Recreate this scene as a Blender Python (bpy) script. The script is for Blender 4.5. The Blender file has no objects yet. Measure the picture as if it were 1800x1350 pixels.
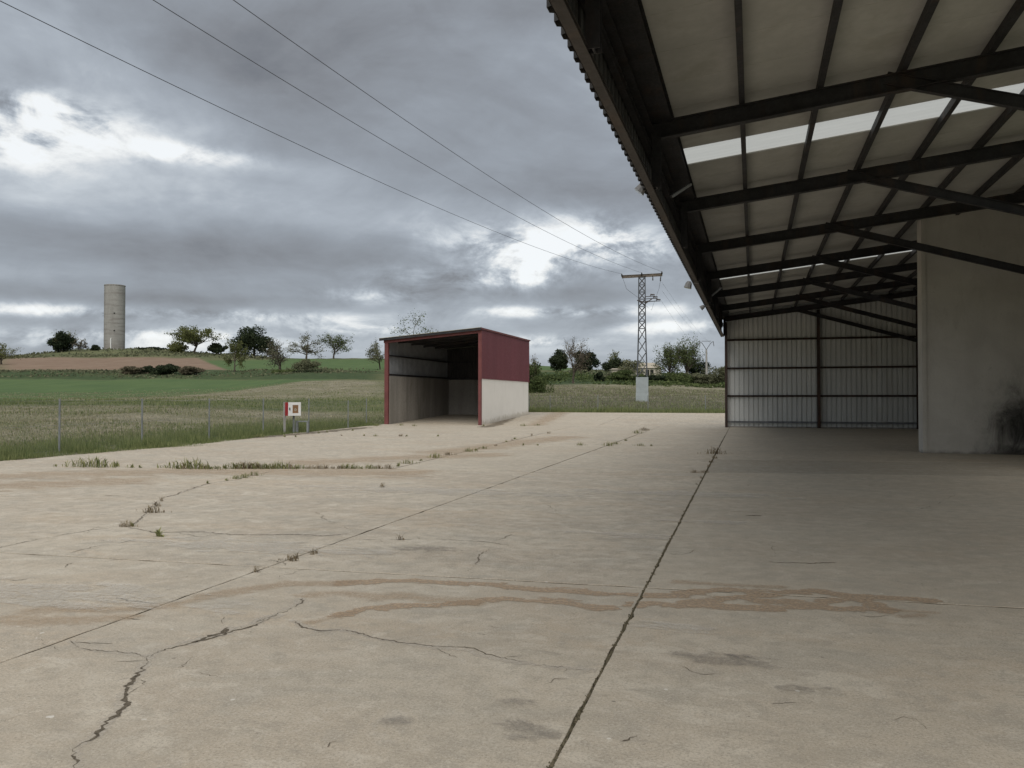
import bpy, math, random
import numpy as np
S = bpy.context.scene
random.seed(7); RNG = np.random.default_rng(7)

# ------------------------------------------------------------------ camera, sky, sun, exposure
FPX, CXP, CYP, EYE = 1450.0, 900.0, 675.0, 1.6
TH, PT = math.atan(424 / FPX), math.atan(25 / FPX)
Fv = np.array([-math.sin(TH) * math.cos(PT), math.cos(TH) * math.cos(PT), math.sin(PT)])
Rv = np.array([math.cos(TH), math.sin(TH), 0.0]); Uv = np.cross(Rv, Fv); CAM = np.array([0, 0, EYE])
cd = bpy.data.cameras.new('camera'); cam = bpy.data.objects.new('camera', cd); S.collection.objects.link(cam)
cd.sensor_width = 36; cd.lens = FPX / 1800 * 36; cd.clip_end = 6000; cd.clip_start = 0.05
cam.location = (0, 0, EYE); cam.rotation_euler = (math.pi / 2 + PT, 0, TH); S.camera = cam

def ray(x, y): return Fv + Rv * (x - CXP) / FPX + Uv * (CYP - y) / FPX
def gz(x, y, z=0.0): d = ray(x, y); return CAM + d * ((z - EYE) / d[2])
def atY(x, y, Y): d = ray(x, y); return CAM + d * (Y / d[1])
def atD(x, y, D): return CAM + ray(x, y) * D

EXPO = 0.85
SUN_EL, SUN_AZ = math.radians(52), math.radians(166)      # azimuth clockwise from +Y: from behind the camera
sd = bpy.data.lights.new('sun', 'SUN'); so = bpy.data.objects.new('sun', sd); S.collection.objects.link(so)
sd.energy = 1.5; sd.angle = math.radians(70); sd.color = (1.0, 0.95, 0.88)
so.rotation_euler = (math.pi / 2 - SUN_EL, 0, math.pi - SUN_AZ)
S.view_settings.view_transform = 'Standard'; S.view_settings.look = 'None'
S.view_settings.gamma = 1.0; S.view_settings.exposure = EXPO; S.view_settings.use_curve_mapping = False

class G:
    """small wrapper that writes node trees as expressions"""
    def __init__(s, nt): s.nt = nt
    def n(s, t, ins=None, out=0, **props):
        nd = s.nt.nodes.new(t)
        for k, v in props.items(): setattr(nd, k, v)
        for k, v in (ins or {}).items():
            sk = nd.inputs[k]
            if isinstance(v, bpy.types.NodeSocket): s.nt.links.new(v, sk)
            else: sk.default_value = v
        return nd.outputs[out] if len(nd.outputs) else None
    def m(s, op, a, b=0.0, c=0.0, clamp=False): return s.n('ShaderNodeMath', {0: a, 1: b, 2: c}, operation=op, use_clamp=clamp)
    def v(s, op, a, b=(0, 0, 0), out=0): return s.n('ShaderNodeVectorMath', {0: a, 1: b}, out, operation=op)
    def noise(s, vec, scale, detail=4, rough=.55, dist=0.0, out=0):
        return s.n('ShaderNodeTexNoise', {'Vector': vec, 'Scale': scale, 'Detail': detail, 'Roughness': rough, 'Distortion': dist}, out)
    def mr(s, x, a, b, c=0.0, d=1.0, smooth=True):
        return s.n('ShaderNodeMapRange', {0: x, 1: a, 2: b, 3: c, 4: d}, interpolation_type='SMOOTHSTEP' if smooth else 'LINEAR', clamp=True)
    def mix(s, f, a, b, blend='MIX'):
        nd = s.nt.nodes.new('ShaderNodeMix'); nd.data_type = 'RGBA'; nd.blend_type = blend
        for i, v in ((0, f), (6, a), (7, b)):
            if isinstance(v, bpy.types.NodeSocket): s.nt.links.new(v, nd.inputs[i])
            else: nd.inputs[i].default_value = v if i == 0 else (tuple(v) + (1.0,))[:4]
        return nd.outputs[2]
    def scalev(s, vec, k): return s.v('MULTIPLY', vec, k)
    def ramp(s, x, stops):
        nd = s.nt.nodes.new('ShaderNodeValToRGB'); s.nt.links.new(x, nd.inputs[0]); cr = nd.color_ramp
        while len(cr.elements) < len(stops): cr.elements.new(0.5)
        for e, (p, c) in zip(cr.elements, stops): e.position = p; e.color = tuple(c) + (1,)
        return nd.outputs[0]

W = bpy.data.worlds.new('World'); S.world = W; W.use_nodes = True; W.node_tree.nodes.clear()
def build_sky():
    g = G(W.node_tree); K = 0.1; KE = K * 2 ** EXPO
    sky = g.n('ShaderNodeTexSky', sky_type='NISHITA', sun_disc=False, sun_elevation=SUN_EL, sun_rotation=SUN_AZ, air_density=1.0, dust_density=1.5)
    d = g.n('ShaderNodeTexCoord')
    sep = g.nt.nodes.new('ShaderNodeSeparateXYZ'); g.nt.links.new(d, sep.inputs[0]); x, y, z = sep.outputs
    az = g.m('ADD', g.m('ARCTAN2', x, y), TH); el = g.m('ARCSINE', z)
    zz = g.m('ADD', g.m('MAXIMUM', z, 0.0), 0.22)
    ct, st = math.cos(TH), math.sin(TH)
    cr = g.m('ADD', g.m('MULTIPLY', x, ct), g.m('MULTIPLY', y, st)); cf = g.m('SUBTRACT', g.m('MULTIPLY', y, ct), g.m('MULTIPLY', x, st))
    P = g.n('ShaderNodeCombineXYZ', {0: g.m('DIVIDE', cr, zz), 1: g.m('DIVIDE', cf, zz), 2: 3.7})
    Pr = g.n('ShaderNodeMapping', {'Vector': P, 'Rotation': (0, 0, math.radians(28)), 'Scale': (0.55, 1.0, 1)})
    n1 = g.noise(Pr, 0.8, 5, .5, .3); n2 = g.noise(g.v('ADD', Pr, (11, 5, 0)), 2.0, 6, .55, .5)
    Dr = g.n('ShaderNodeMapping', {'Vector': d, 'Rotation': (0, math.radians(-14), -TH), 'Scale': (1, 1, 2.0)}); n3 = g.noise(Dr, 3.4, 8, .54, .5); n4 = g.noise(g.v('ADD', Dr, (3, 9, 4)), 12.0, 8, .62, .4)
    T = .575
    for nn, amp in ((n1, .60), (n2, .42), (n3, .85), (n4, .24)): T = g.m('ADD', T, g.m('MULTIPLY', g.m('SUBTRACT', nn, .5), amp))
    n5 = g.noise(g.v('ADD', Dr, (7, 2, 8)), 6.5, 9, .6, .8); rag = g.m('ADD', g.m('MULTIPLY', g.m('SUBTRACT', n4, .5), 1.7), g.m('MULTIPLY', g.m('SUBTRACT', n5, .5), 2.6))
    # openings (negative) and thick banks (positive) of the cloud deck: photo x, y, half-width, half-height, strength
    for px, py, sx, sy, a in CLOUDS:
        r = ray(px, py); r = r / np.linalg.norm(r); a0 = math.atan2(r[0], r[1]) + TH; e0 = math.asin(r[2])
        u = g.m('DIVIDE', g.m('SUBTRACT', az, a0), sx / FPX); w = g.m('DIVIDE', g.m('SUBTRACT', el, e0), sy / FPX)
        q = g.m('ADD', g.m('MULTIPLY', u, u), g.m('MULTIPLY', w, w))
        ex = g.m('EXPONENT', g.m('MULTIPLY', q, -1.0)); T = g.m('ADD', T, g.m('MULTIPLY', ex, a if a > -.2 else g.m('ADD', a, rag)))
    T = g.m('MAXIMUM', T, .0); cl = g.ramp(T, [(0.0, (.93, .955, .965)), (.10, (.89, .91, .91)), (.21, (.77, .795, .81)), (.35, (.56, .605, .65)), (.48, (.405, .445, .495)), (.62, (.315, .345, .385)), (.84, (.23, .243, .265)), (1, (.16, .17, .19))])
    cl10 = g.n('ShaderNodeMix', {6: cl, 7: (1 / KE,) * 3 + (1,), 0: 1.0}, 2, data_type='RGBA', blend_type='MULTIPLY')
    cov = g.mr(T, -.2, .2, .93, 1.0)
    col = g.mix(g.m('MULTIPLY', cov, .97), sky, cl10)
    bg = g.n('ShaderNodeBackground', {'Color': col, 'Strength': K})
    g.n('ShaderNodeOutputWorld', {'Surface': bg})
CLOUDS = [(40, 185, 90, 22, -.20001), (120, 225, 110, 30, -.21), (10, 262, 90, 30, -.24), (310, 268, 110, 14, -.34), (60, 285, 120, 22, -.14), (480, 300, 170, 16, -.12), (60, 50, 170, 60, -.14), (160, 150, 200, 22, .06),
          (480, 130, 300, 100, .24), (250, 70, 160, 50, .06), (980, 120, 260, 160, -.02), (760, 290, 330, 60, .16),
          (150, 350, 300, 40, -.08), (200, 430, 420, 34, .12), (560, 440, 300, 40, .20), (900, 430, 140, 36, -.28), (790, 490, 140, 20, -.30), (1040, 425, 110, 46, -.28), (930, 480, 60, 30, -.2), (1130, 440, 80, 26, -.24), (680, 520, 110, 14, -.28), (830, 515, 110, 14, .16),
          (40, 543, 160, 10, -.30), (120, 594, 260, 14, -.36), (430, 556, 200, 10, -.36), (640, 578, 120, 10, -.30), (330, 588, 120, 8, -.26), (1020, 548, 200, 10, -.34), (1190, 575, 120, 12, -.36), (940, 600, 120, 10, -.24),
          (1090, 515, 160, 16, .16), (1120, 628, 260, 16, .06), (230, 522, 240, 12, .14), (600, 612, 1100, 30, -.13), (1150, 280, 160, 100, -.08)]
build_sky()

# ------------------------------------------------------------------ object helpers
COL = S.collection; ROOT = {}
def thing(name, label, cat, loc=(0, 0, 0), group=None):
    o = bpy.data.objects.new(name, None); COL.objects.link(o); o.location = loc; o.empty_display_size = .2
    o['label'] = label; o['category'] = cat
    if group: o['group'] = group
    ROOT[o.name] = np.array(loc, float); return o
def tag(o, label, cat, group=None):
    o['label'] = label; o['category'] = cat
    if group: o['group'] = group
    return o
def rootloc(p):
    while p.parent: p = p.parent
    return ROOT.get(p.name, np.zeros(3))
def mk(name, VF, mat, parent=None, smooth=False, attr=None, kind=None, label=None):
    V, F = VF; V = np.asarray(V, float)
    if parent is not None: V = V - rootloc(parent)
    me = bpy.data.meshes.new(name)
    if isinstance(F, np.ndarray):
        k = F.shape[1]; me.vertices.add(len(V)); me.vertices.foreach_set('co', V.astype(np.float32).ravel())
        me.loops.add(F.size); me.loops.foreach_set('vertex_index', F.astype(np.int32).ravel())
        me.polygons.add(len(F)); me.polygons.foreach_set('loop_start', np.arange(0, F.size, k, dtype=np.int32)); me.update(calc_edges=True)
    else: me.from_pydata(V.tolist(), [], F); me.update()
    if attr:
        for an, av in attr.items():
            av = np.asarray(av, np.float32)
            if av.ndim == 1: me.attributes.new(an, 'FLOAT', 'POINT').data.foreach_set('value', av)
            else: me.attributes.new(an, 'FLOAT_COLOR', 'POINT').data.foreach_set('color', av.ravel())
    if smooth: me.polygons.foreach_set('use_smooth', [True] * len(me.polygons))
    me.materials.append(mat)
    o = bpy.data.objects.new(name, me); COL.objects.link(o)
    if parent is not None: o.parent = parent
    if kind: o['kind'] = kind
    if label: o['label'] = label
    return o
def inst(src, parent=None, off=(0, 0, 0)):
    o = src.copy(); COL.objects.link(o); o.parent = parent if parent is not None else src.parent
    o.location = src.location + __import__('mathutils').Vector(off); return o
def box(x0, x1, y0, y1, z0, z1):
    V = [(x0, y0, z0), (x1, y0, z0), (x1, y1, z0), (x0, y1, z0), (x0, y0, z1), (x1, y0, z1), (x1, y1, z1), (x0, y1, z1)]
    return V, [(3, 2, 1, 0), (4, 5, 6, 7), (0, 1, 5, 4), (1, 2, 6, 5), (2, 3, 7, 6), (3, 0, 4, 7)]
def join(*parts):
    V, F = [], []
    for v, f in parts:
        b = len(V); V += [tuple(p) for p in v]; F += [tuple(i + b for i in q) for q in f]
    return V, F
def extr(prof, p, q, up=(0, 0, 1)):
    """extrude a closed 2-D profile (side, up) from p to q"""
    p, q = np.array(p, float), np.array(q, float); d = (q - p) / np.linalg.norm(q - p)
    s = np.cross(d, up); s /= np.linalg.norm(s); u = np.cross(s, d); n = len(prof)
    V = [p + s * a + u * b for a, b in prof] + [q + s * a + u * b for a, b in prof]
    F = [(i, (i + 1) % n, n + (i + 1) % n, n + i) for i in range(n)]
    return V, F + [tuple(range(n - 1, -1, -1)), tuple(range(n, 2 * n))]
def rect(w, h): return [(-w / 2, -h / 2), (w / 2, -h / 2), (w / 2, h / 2), (-w / 2, h / 2)]
def ibeam(w, h, t=.014, tf=.02):
    a, b = w / 2, h / 2
    return [(-a, -b), (a, -b), (a, -b + tf), (t, -b + tf), (t, b - tf), (a, b - tf), (a, b), (-a, b), (-a, b - tf), (-t, b - tf), (-t, -b + tf), (-a, -b + tf)]
def chan(w, h, t=.012):
    a, b = w / 2, h / 2
    return [(-a, -b), (a, -b), (a, -b + t), (-a + t, -b + t), (-a + t, b - t), (a, b - t), (a, b), (-a, b)]
def tube(pts, rad, n=6):
    pts = np.asarray(pts, float); rad = np.broadcast_to(rad, (len(pts),)); V = []; F = []
    tan = np.gradient(pts, axis=0)
    for i, (p, t) in enumerate(zip(pts, tan)):
        t = t / (np.linalg.norm(t) + 1e-9); a = np.array([0, 0, 1.]) if abs(t[2]) < .9 else np.array([1., 0, 0])
        s = np.cross(t, a); s /= np.linalg.norm(s); u = np.cross(s, t)
        V += [tuple(p + rad[i] * (s * math.cos(2 * math.pi * k / n) + u * math.sin(2 * math.pi * k / n))) for k in range(n)]
    for i in range(len(pts) - 1):
        F += [(i * n + k, i * n + (k + 1) % n, (i + 1) * n + (k + 1) % n, (i + 1) * n + k) for k in range(n)]
    F += [tuple(range(n - 1, -1, -1)), tuple(range((len(pts) - 1) * n, len(pts) * n))]
    return V, F
def sheet(o, u, v, nrm, width, pitch, dep, l0, l1=None, rib=.3, th=.004):
    """trapezoidal steel sheet: width along u, length along v (l0 at one side, l1 at the other), ribs towards nrm"""
    o, u, v, nrm = (np.array(a, float) for a in (o, u, v, nrm)); l1 = l0 if l1 is None else l1
    k = max(1, round(width / pitch)); pt = width / k; P = []
    for i in range(k):
        a = i * pt; P += [(a, 0), (a + pt * (1 - rib) - .02, 0), (a + pt * (1 - rib), dep), (a + pt - .02, dep)]
    P += [(width, 0)]
    n = len(P); V = []
    for off in (0, -th):
        for t in (0, 1):
            V += [o + u * a + nrm * (b + off) + v * ((l0 + (l1 - l0) * a / width) * t) for a, b in P]
    F = []
    for i in range(n - 1):
        F += [(i, i + 1, n + i + 1, n + i), (2 * n + i + 1, 2 * n + i, 3 * n + i, 3 * n + i + 1), (i + 1, i, 2 * n + i, 2 * n + i + 1), (n + i, n + i + 1, 3 * n + i + 1, 3 * n + i)]
    return V, F

# ------------------------------------------------------------------ materials
def new_mat(name):
    m = bpy.data.materials.new(name); m.use_nodes = True; m.node_tree.nodes.clear(); return m, G(m.node_tree)
def finish(g, col, rough=.8, bump=None, bstr=.3, bdist=.01, metal=0.0, spec=.35):
    ins = {'Base Color': col if isinstance(col, bpy.types.NodeSocket) else tuple(col) + (1,), 'Roughness': rough, 'Metallic': metal, 'Specular IOR Level': spec}
    if bump is not None: ins['Normal'] = g.n('ShaderNodeBump', {'Height': bump, 'Strength': bstr, 'Distance': bdist})
    sh = g.n('ShaderNodeBsdfPrincipled', ins); g.n('ShaderNodeOutputMaterial', {'Surface': sh}); return sh
def plain(name, col, rough=.7, var=.18, sc=3.0, metal=0.0, dirt=None, dirtamt=.5, vert=False, bstr=.15):
    m, g = new_mat(name); P = g.n('ShaderNodeNewGeometry')
    Q = g.scalev(P, (1, 1, .12)) if vert else P
    n = g.noise(Q, sc, 6, .6); n2 = g.noise(P, sc * 9, 4, .6); c = np.array(col)
    b = g.mix(g.mr(n, .3, .7), c * (1 - var), np.minimum(c * (1 + var), 1)); b = g.mix(g.mr(n2, .35, .7, 0, .35), b, c * (1 - 1.6 * var))
    if dirt is not None: b = g.mix(g.m('MULTIPLY', g.mr(g.noise(g.scalev(P, (1.3, 1.3, .25)), sc * .7, 7, .65, .6), .5, .72), dirtamt), b, dirt)
    finish(g, b, g.mr(n2, .2, .8, rough - .08, min(1, rough + .08)), n2, bstr, .004, metal); return m

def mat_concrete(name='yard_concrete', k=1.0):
    m, g = new_mat(name); P = g.n('ShaderNodeNewGeometry')
    rnd = g.n('ShaderNodeObjectInfo', out=5)
    wide = g.noise(g.scalev(P, (.55, 1.0, 1)), .45, 6, .6, .5); streak = g.noise(g.scalev(P, (.75, 1.0, 1)), 1.5, 8, .66, .7)
    mid = g.noise(P, 5.5, 8, .68, .2); fine = g.noise(P, 60, 5, .7); grit = g.noise(P, 260, 2, .6)
    c = g.mix(g.mr(wide, .36, .64), k * np.array((.430, .365, .290)), k * np.array((.500, .445, .365)))
    c = g.mix(g.mr(streak, .46, .66, 0, .8), c, (.375, .345, .295)); c = g.mix(g.mr(streak, .47, .33, 0, .75), c, (.565, .51, .43))
    c = g.mix(g.mr(g.noise(g.v('ADD', g.scalev(P, (.4, 1, 1)), (31, 7, 0)), .9, 7, .6, .8), .50, .68, 0, .6), c, (.475, .375, .27))
    flake = g.noise(g.v('ADD', g.scalev(P, (.8, 1.0, 1)), (5, 17, 0)), 2.4, 10, .72, .5); c = g.mix(g.mr(flake, .555, .60, 0, .65), c, (.60, .55, .47)); c = g.mix(g.mr(flake, .43, .40, 0, .5), c, (.33, .30, .26))
    c = g.mix(g.mr(mid, .50, .63, 0, .55), c, (.30, .272, .232)); c = g.mix(g.mr(mid, .47, .36, 0, .5), c, (.60, .55, .475))
    c = g.mix(g.mr(fine, .50, .62, 0, .6), c, (.24, .215, .18)); c = g.mix(g.mr(fine, .46, .36, 0, .5), c, (.64, .60, .52)); c = g.mix(g.mr(grit, .5, .72, 0, .4), c, (.60, .565, .49))
    pit = g.noise(g.v('ADD', P, (7, 3, 0)), 24, 6, .72, .4); c = g.mix(g.mr(pit, .60, .68, 0, .7), c, (.20, .18, .15)); c = g.mix(g.mr(pit, .40, .33, 0, .55), c, (.66, .62, .54))
    blot = g.noise(g.v('ADD', P, (2, 9, 0)), 1.1, 9, .7, .3); c = g.mix(g.mr(blot, .54, .66, 0, .45), c, (.33, .29, .235)); spk = g.noise(P, 95, 3, .7); c = g.mix(g.mr(spk, .585, .64, 0, .75), c, (.15, .135, .115)); c = g.mix(g.mr(spk, .40, .34, 0, .65), c, (.70, .67, .60))
    # scuffs left by tyres, dark specks and pale droplets
    sc = g.noise(g.scalev(P, (.9, 3.0, 1)), 2.0, 9, .74, .3); c = g.mix(g.mr(sc, .58, .70, 0, .6), c, (.22, .205, .18))
    vd = g.n('ShaderNodeTexVoronoi', {'Vector': g.v('ADD', P, g.scalev(g.noise(P, 9, 3, out=1), (.08, .08, 0))), 'Scale': 3.2, 'Randomness': 1.0}, 0)
    c = g.mix(g.mr(vd, .048, .036, 0, .85), c, (.74, .73, .70))
    vk = g.n('ShaderNodeTexVoronoi', {'Vector': g.v('ADD', P, (3.3, 8.1, 0)), 'Scale': 3.1}, 0); c = g.mix(g.mr(vk, .042, .028, 0, .8), c, (.09, .08, .07))
    c = g.mix(g.mr(rnd, 0, 1, 0, .40, False), c, k * np.array((.44, .395, .325)))
    c = g.mix(1.0, c, (1.0, .985, .945), 'MULTIPLY')
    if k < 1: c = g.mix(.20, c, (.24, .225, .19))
    hb = g.m('ADD', g.m('MULTIPLY', fine, .6), g.m('ADD', g.m('MULTIPLY', mid, 1.2), g.m('MULTIPLY', grit, .3)))
    finish(g, c, g.mr(mid, .3, .7, .62, .86), hb, .5, .006, 0, .3); return m
def mat_dirt(name, a, b, sc=8):
    m, g = new_mat(name); P = g.n('ShaderNodeNewGeometry'); n = g.noise(P, sc, 7, .7); finish(g, g.mix(g.mr(n, .3, .7), a, b), .95, n, .8, .01, 0, .1); return m
def mat_stain(name, col, amax, sc=7, soft=.12, stretch=(.5, 1, 1), amp=.7):
    m, g = new_mat(name); P = g.n('ShaderNodeNewGeometry'); a = g.n('ShaderNodeAttribute', attribute_name='a', out=2)
    n = g.noise(g.scalev(P, stretch), sc, 7, .62, .6); n2 = g.noise(P, 28, 4, .65)
    t = g.m('ADD', a, g.m('MULTIPLY', g.m('SUBTRACT', n, .5), amp)); al = g.m('MULTIPLY', g.mr(t, .5 - soft, .5 + soft), amax)
    al = g.m('MULTIPLY', al, g.mr(n2, .30, .62, .30, 1)); al = g.m('MULTIPLY', al, g.mr(a, .02, .2))
    c = np.array(col); b = g.n('ShaderNodeBsdfPrincipled', {'Base Color': g.mix(n2, c * .75, c * 1.2), 'Roughness': .8, 'Specular IOR Level': .25})
    t = g.n('ShaderNodeBsdfTransparent'); mx = g.n('ShaderNodeMixShader', {0: al, 1: t, 2: b}); g.n('ShaderNodeOutputMaterial', {'Surface': mx}); return m
def mat_leaf(name, c1, c2, tr=.3):
    m, g = new_mat(name); t = g.n('ShaderNodeAttribute', attribute_name='tone', out=2); c = g.mix(t, c1, c2)
    a = g.n('ShaderNodeBsdfDiffuse', {'Color': c}); b = g.n('ShaderNodeBsdfTranslucent', {'Color': c})
    g.n('ShaderNodeOutputMaterial', {'Surface': g.n('ShaderNodeMixShader', {0: tr, 1: a, 2: b})}); return m
def mat_field():
    m, g = new_mat('farmland'); P = g.n('ShaderNodeNewGeometry'); at = g.nt.nodes.new('ShaderNodeAttribute'); at.attribute_name = 'zone'
    sp = g.nt.nodes.new('ShaderNodeSeparateColor'); g.nt.links.new(at.outputs[0], sp.inputs[0]); crop, plow, stub = sp.outputs; bank = at.outputs[3]
    a = g.noise(P, .11, 7, .62, .4); b = g.noise(P, .9, 7, .7); c3 = g.noise(g.scalev(P, (1, .25, 1)), .35, 6, .65); f = g.noise(P, 6, 5, .7)
    rough = g.mix(g.mr(a, .3, .7), (.085, .105, .050), (.145, .150, .075)); rough = g.mix(g.mr(b, .45, .75, 0, .6), rough, (.21, .185, .115)); rough = g.mix(g.mr(f, .5, .75, 0, .5), rough, (.065, .08, .04))
    cg = g.mix(g.mr(c3, .3, .7), (.078, .122, .052), (.100, .148, .060)); cg = g.mix(g.mr(a, .55, .8, 0, .5), cg, (.125, .165, .075))
    pl = g.mix(g.mr(c3, .3, .7), (.205, .145, .105), (.255, .19, .14)); pl = g.mix(g.mr(b, .45, .75, 0, .5), pl, (.17, .11, .07))
    st = g.mix(g.mr(b, .36, .66), (.175, .165, .115), (.28, .255, .185)); st = g.mix(g.mr(a, .42, .62, 0, .7), st, (.145, .15, .08)); st = g.mix(g.mr(f, .52, .7, 0, .6), st, (.38, .32, .235))
    bk = g.mix(g.mr(b, .3, .7), (.040, .062, .030), (.070, .098, .042)); bk = g.mix(g.mr(a, .5, .75, 0, .5), bk, (.11, .11, .055))
    c = g.mix(bank, rough, bk); c = g.mix(stub, c, st); c = g.mix(crop, c, cg); c = g.mix(plow, c, pl)
    finish(g, c, .95, g.m('ADD', b, g.m('MULTIPLY', f, .4)), .6, .25, 0, .1); return m
def mat_plaster():
    m, g = new_mat('stained_plaster'); P = g.n('ShaderNodeNewGeometry'); n = g.noise(P, .8, 7, .6, .4); f = g.noise(P, 22, 5, .65)
    c = g.mix(g.mr(n, .3, .7), (.47, .45, .41), (.565, .545, .50)); c = g.mix(g.mr(f, .5, .75, 0, .35), c, (.36, .335, .30))
    sep = g.nt.nodes.new('ShaderNodeSeparateXYZ'); g.nt.links.new(P, sep.inputs[0]); x, y, z = sep.outputs
    dr = g.noise(g.scalev(P, (2.5, 2.5, .6)), 1.0, 8, .68, .6); c = g.mix(g.mr(dr, .52, .72, 0, .4), c, (.38, .355, .31)); c = g.mix(g.mr(dr, .45, .28, 0, .3), c, (.60, .575, .53))
    sct = g.noise(P, 5, 8, .72, .8); c = g.mix(g.mr(sct, .62, .70, 0, .4), c, (.30, .28, .25))
    # soot from old fires at the foot of the wall, with its own ragged outline
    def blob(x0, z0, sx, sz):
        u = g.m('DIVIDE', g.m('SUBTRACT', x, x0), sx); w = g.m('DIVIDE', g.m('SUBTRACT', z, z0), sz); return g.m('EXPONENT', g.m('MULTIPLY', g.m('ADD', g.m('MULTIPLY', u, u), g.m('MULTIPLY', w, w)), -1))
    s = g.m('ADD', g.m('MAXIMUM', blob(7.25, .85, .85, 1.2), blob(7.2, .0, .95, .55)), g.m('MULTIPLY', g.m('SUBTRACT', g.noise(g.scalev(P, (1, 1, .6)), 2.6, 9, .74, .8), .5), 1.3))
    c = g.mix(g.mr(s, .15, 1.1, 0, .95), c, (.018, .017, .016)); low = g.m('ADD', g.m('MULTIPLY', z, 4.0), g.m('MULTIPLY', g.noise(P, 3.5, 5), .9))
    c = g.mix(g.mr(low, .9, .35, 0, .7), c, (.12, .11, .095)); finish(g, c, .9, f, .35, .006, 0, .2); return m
def mat_skylight():
    m, g = new_mat('fibreglass'); P = g.n('ShaderNodeNewGeometry'); n = g.noise(g.scalev(P, (.4, 2, 1)), 3, 5, .6); c = g.mix(n, (.43, .44, .42), (.53, .54, .52))
    a = g.n('ShaderNodeBsdfTranslucent', {'Color': c}); b = g.n('ShaderNodeBsdfDiffuse', {'Color': (.6, .6, .56, 1)})
    g.n('ShaderNodeOutputMaterial', {'Surface': g.n('ShaderNodeMixShader', {0: .15, 1: a, 2: b})}); return m
def mat_tower():
    m, g = new_mat('cast_concrete'); P = g.n('ShaderNodeNewGeometry'); n = g.noise(g.scalev(P, (1, 1, .15)), .35, 7, .65, .3); b = g.noise(g.scalev(P, (.2, .2, 1.6)), .5, 5, .6); f = g.noise(P, 1.6, 6, .7)
    c = g.mix(g.mr(n, .3, .7), (.275, .268, .25), (.35, .342, .32)); c = g.mix(g.mr(b, .47, .6, 0, .5), c, (.20, .178, .165)); c = g.mix(g.mr(f, .5, .8, 0, .4), c, (.16, .15, .135)); finish(g, c, .9, f, .3, .05, 0, .2); return m
def mat_cream():
    m, g = new_mat('cream_render'); P = g.n('ShaderNodeNewGeometry'); n = g.noise(P, .9, 6, .6); f = g.noise(P, 12, 6, .7)
    c = g.mix(g.mr(n, .3, .7), (.78, .755, .70), (.82, .795, .74)); c = g.mix(g.mr(f, .55, .75, 0, .4), c, (.68, .65, .59))
    sep = g.nt.nodes.new('ShaderNodeSeparateXYZ'); g.nt.links.new(P, sep.inputs[0]); x, y, z = sep.outputs
    h = g.m('SUBTRACT', z, g.m('MULTIPLY', g.m('MAXIMUM', g.m('SUBTRACT', y, 47), 0), .041)); lim = g.m('MULTIPLY', g.noise(P, 3, 7, .7), .75)
    c = g.mix(g.mr(g.m('SUBTRACT', lim, h), -.05, .35, 0, .8), c, (.46, .415, .34)); st = g.noise(g.scalev(P, (3, 3, .16)), 1.2, 6, .6); c = g.mix(g.mr(st, .56, .74, 0, .4), c, (.62, .58, .50)); finish(g, c, .9, f, .2, .004, 0, .2); return m
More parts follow.
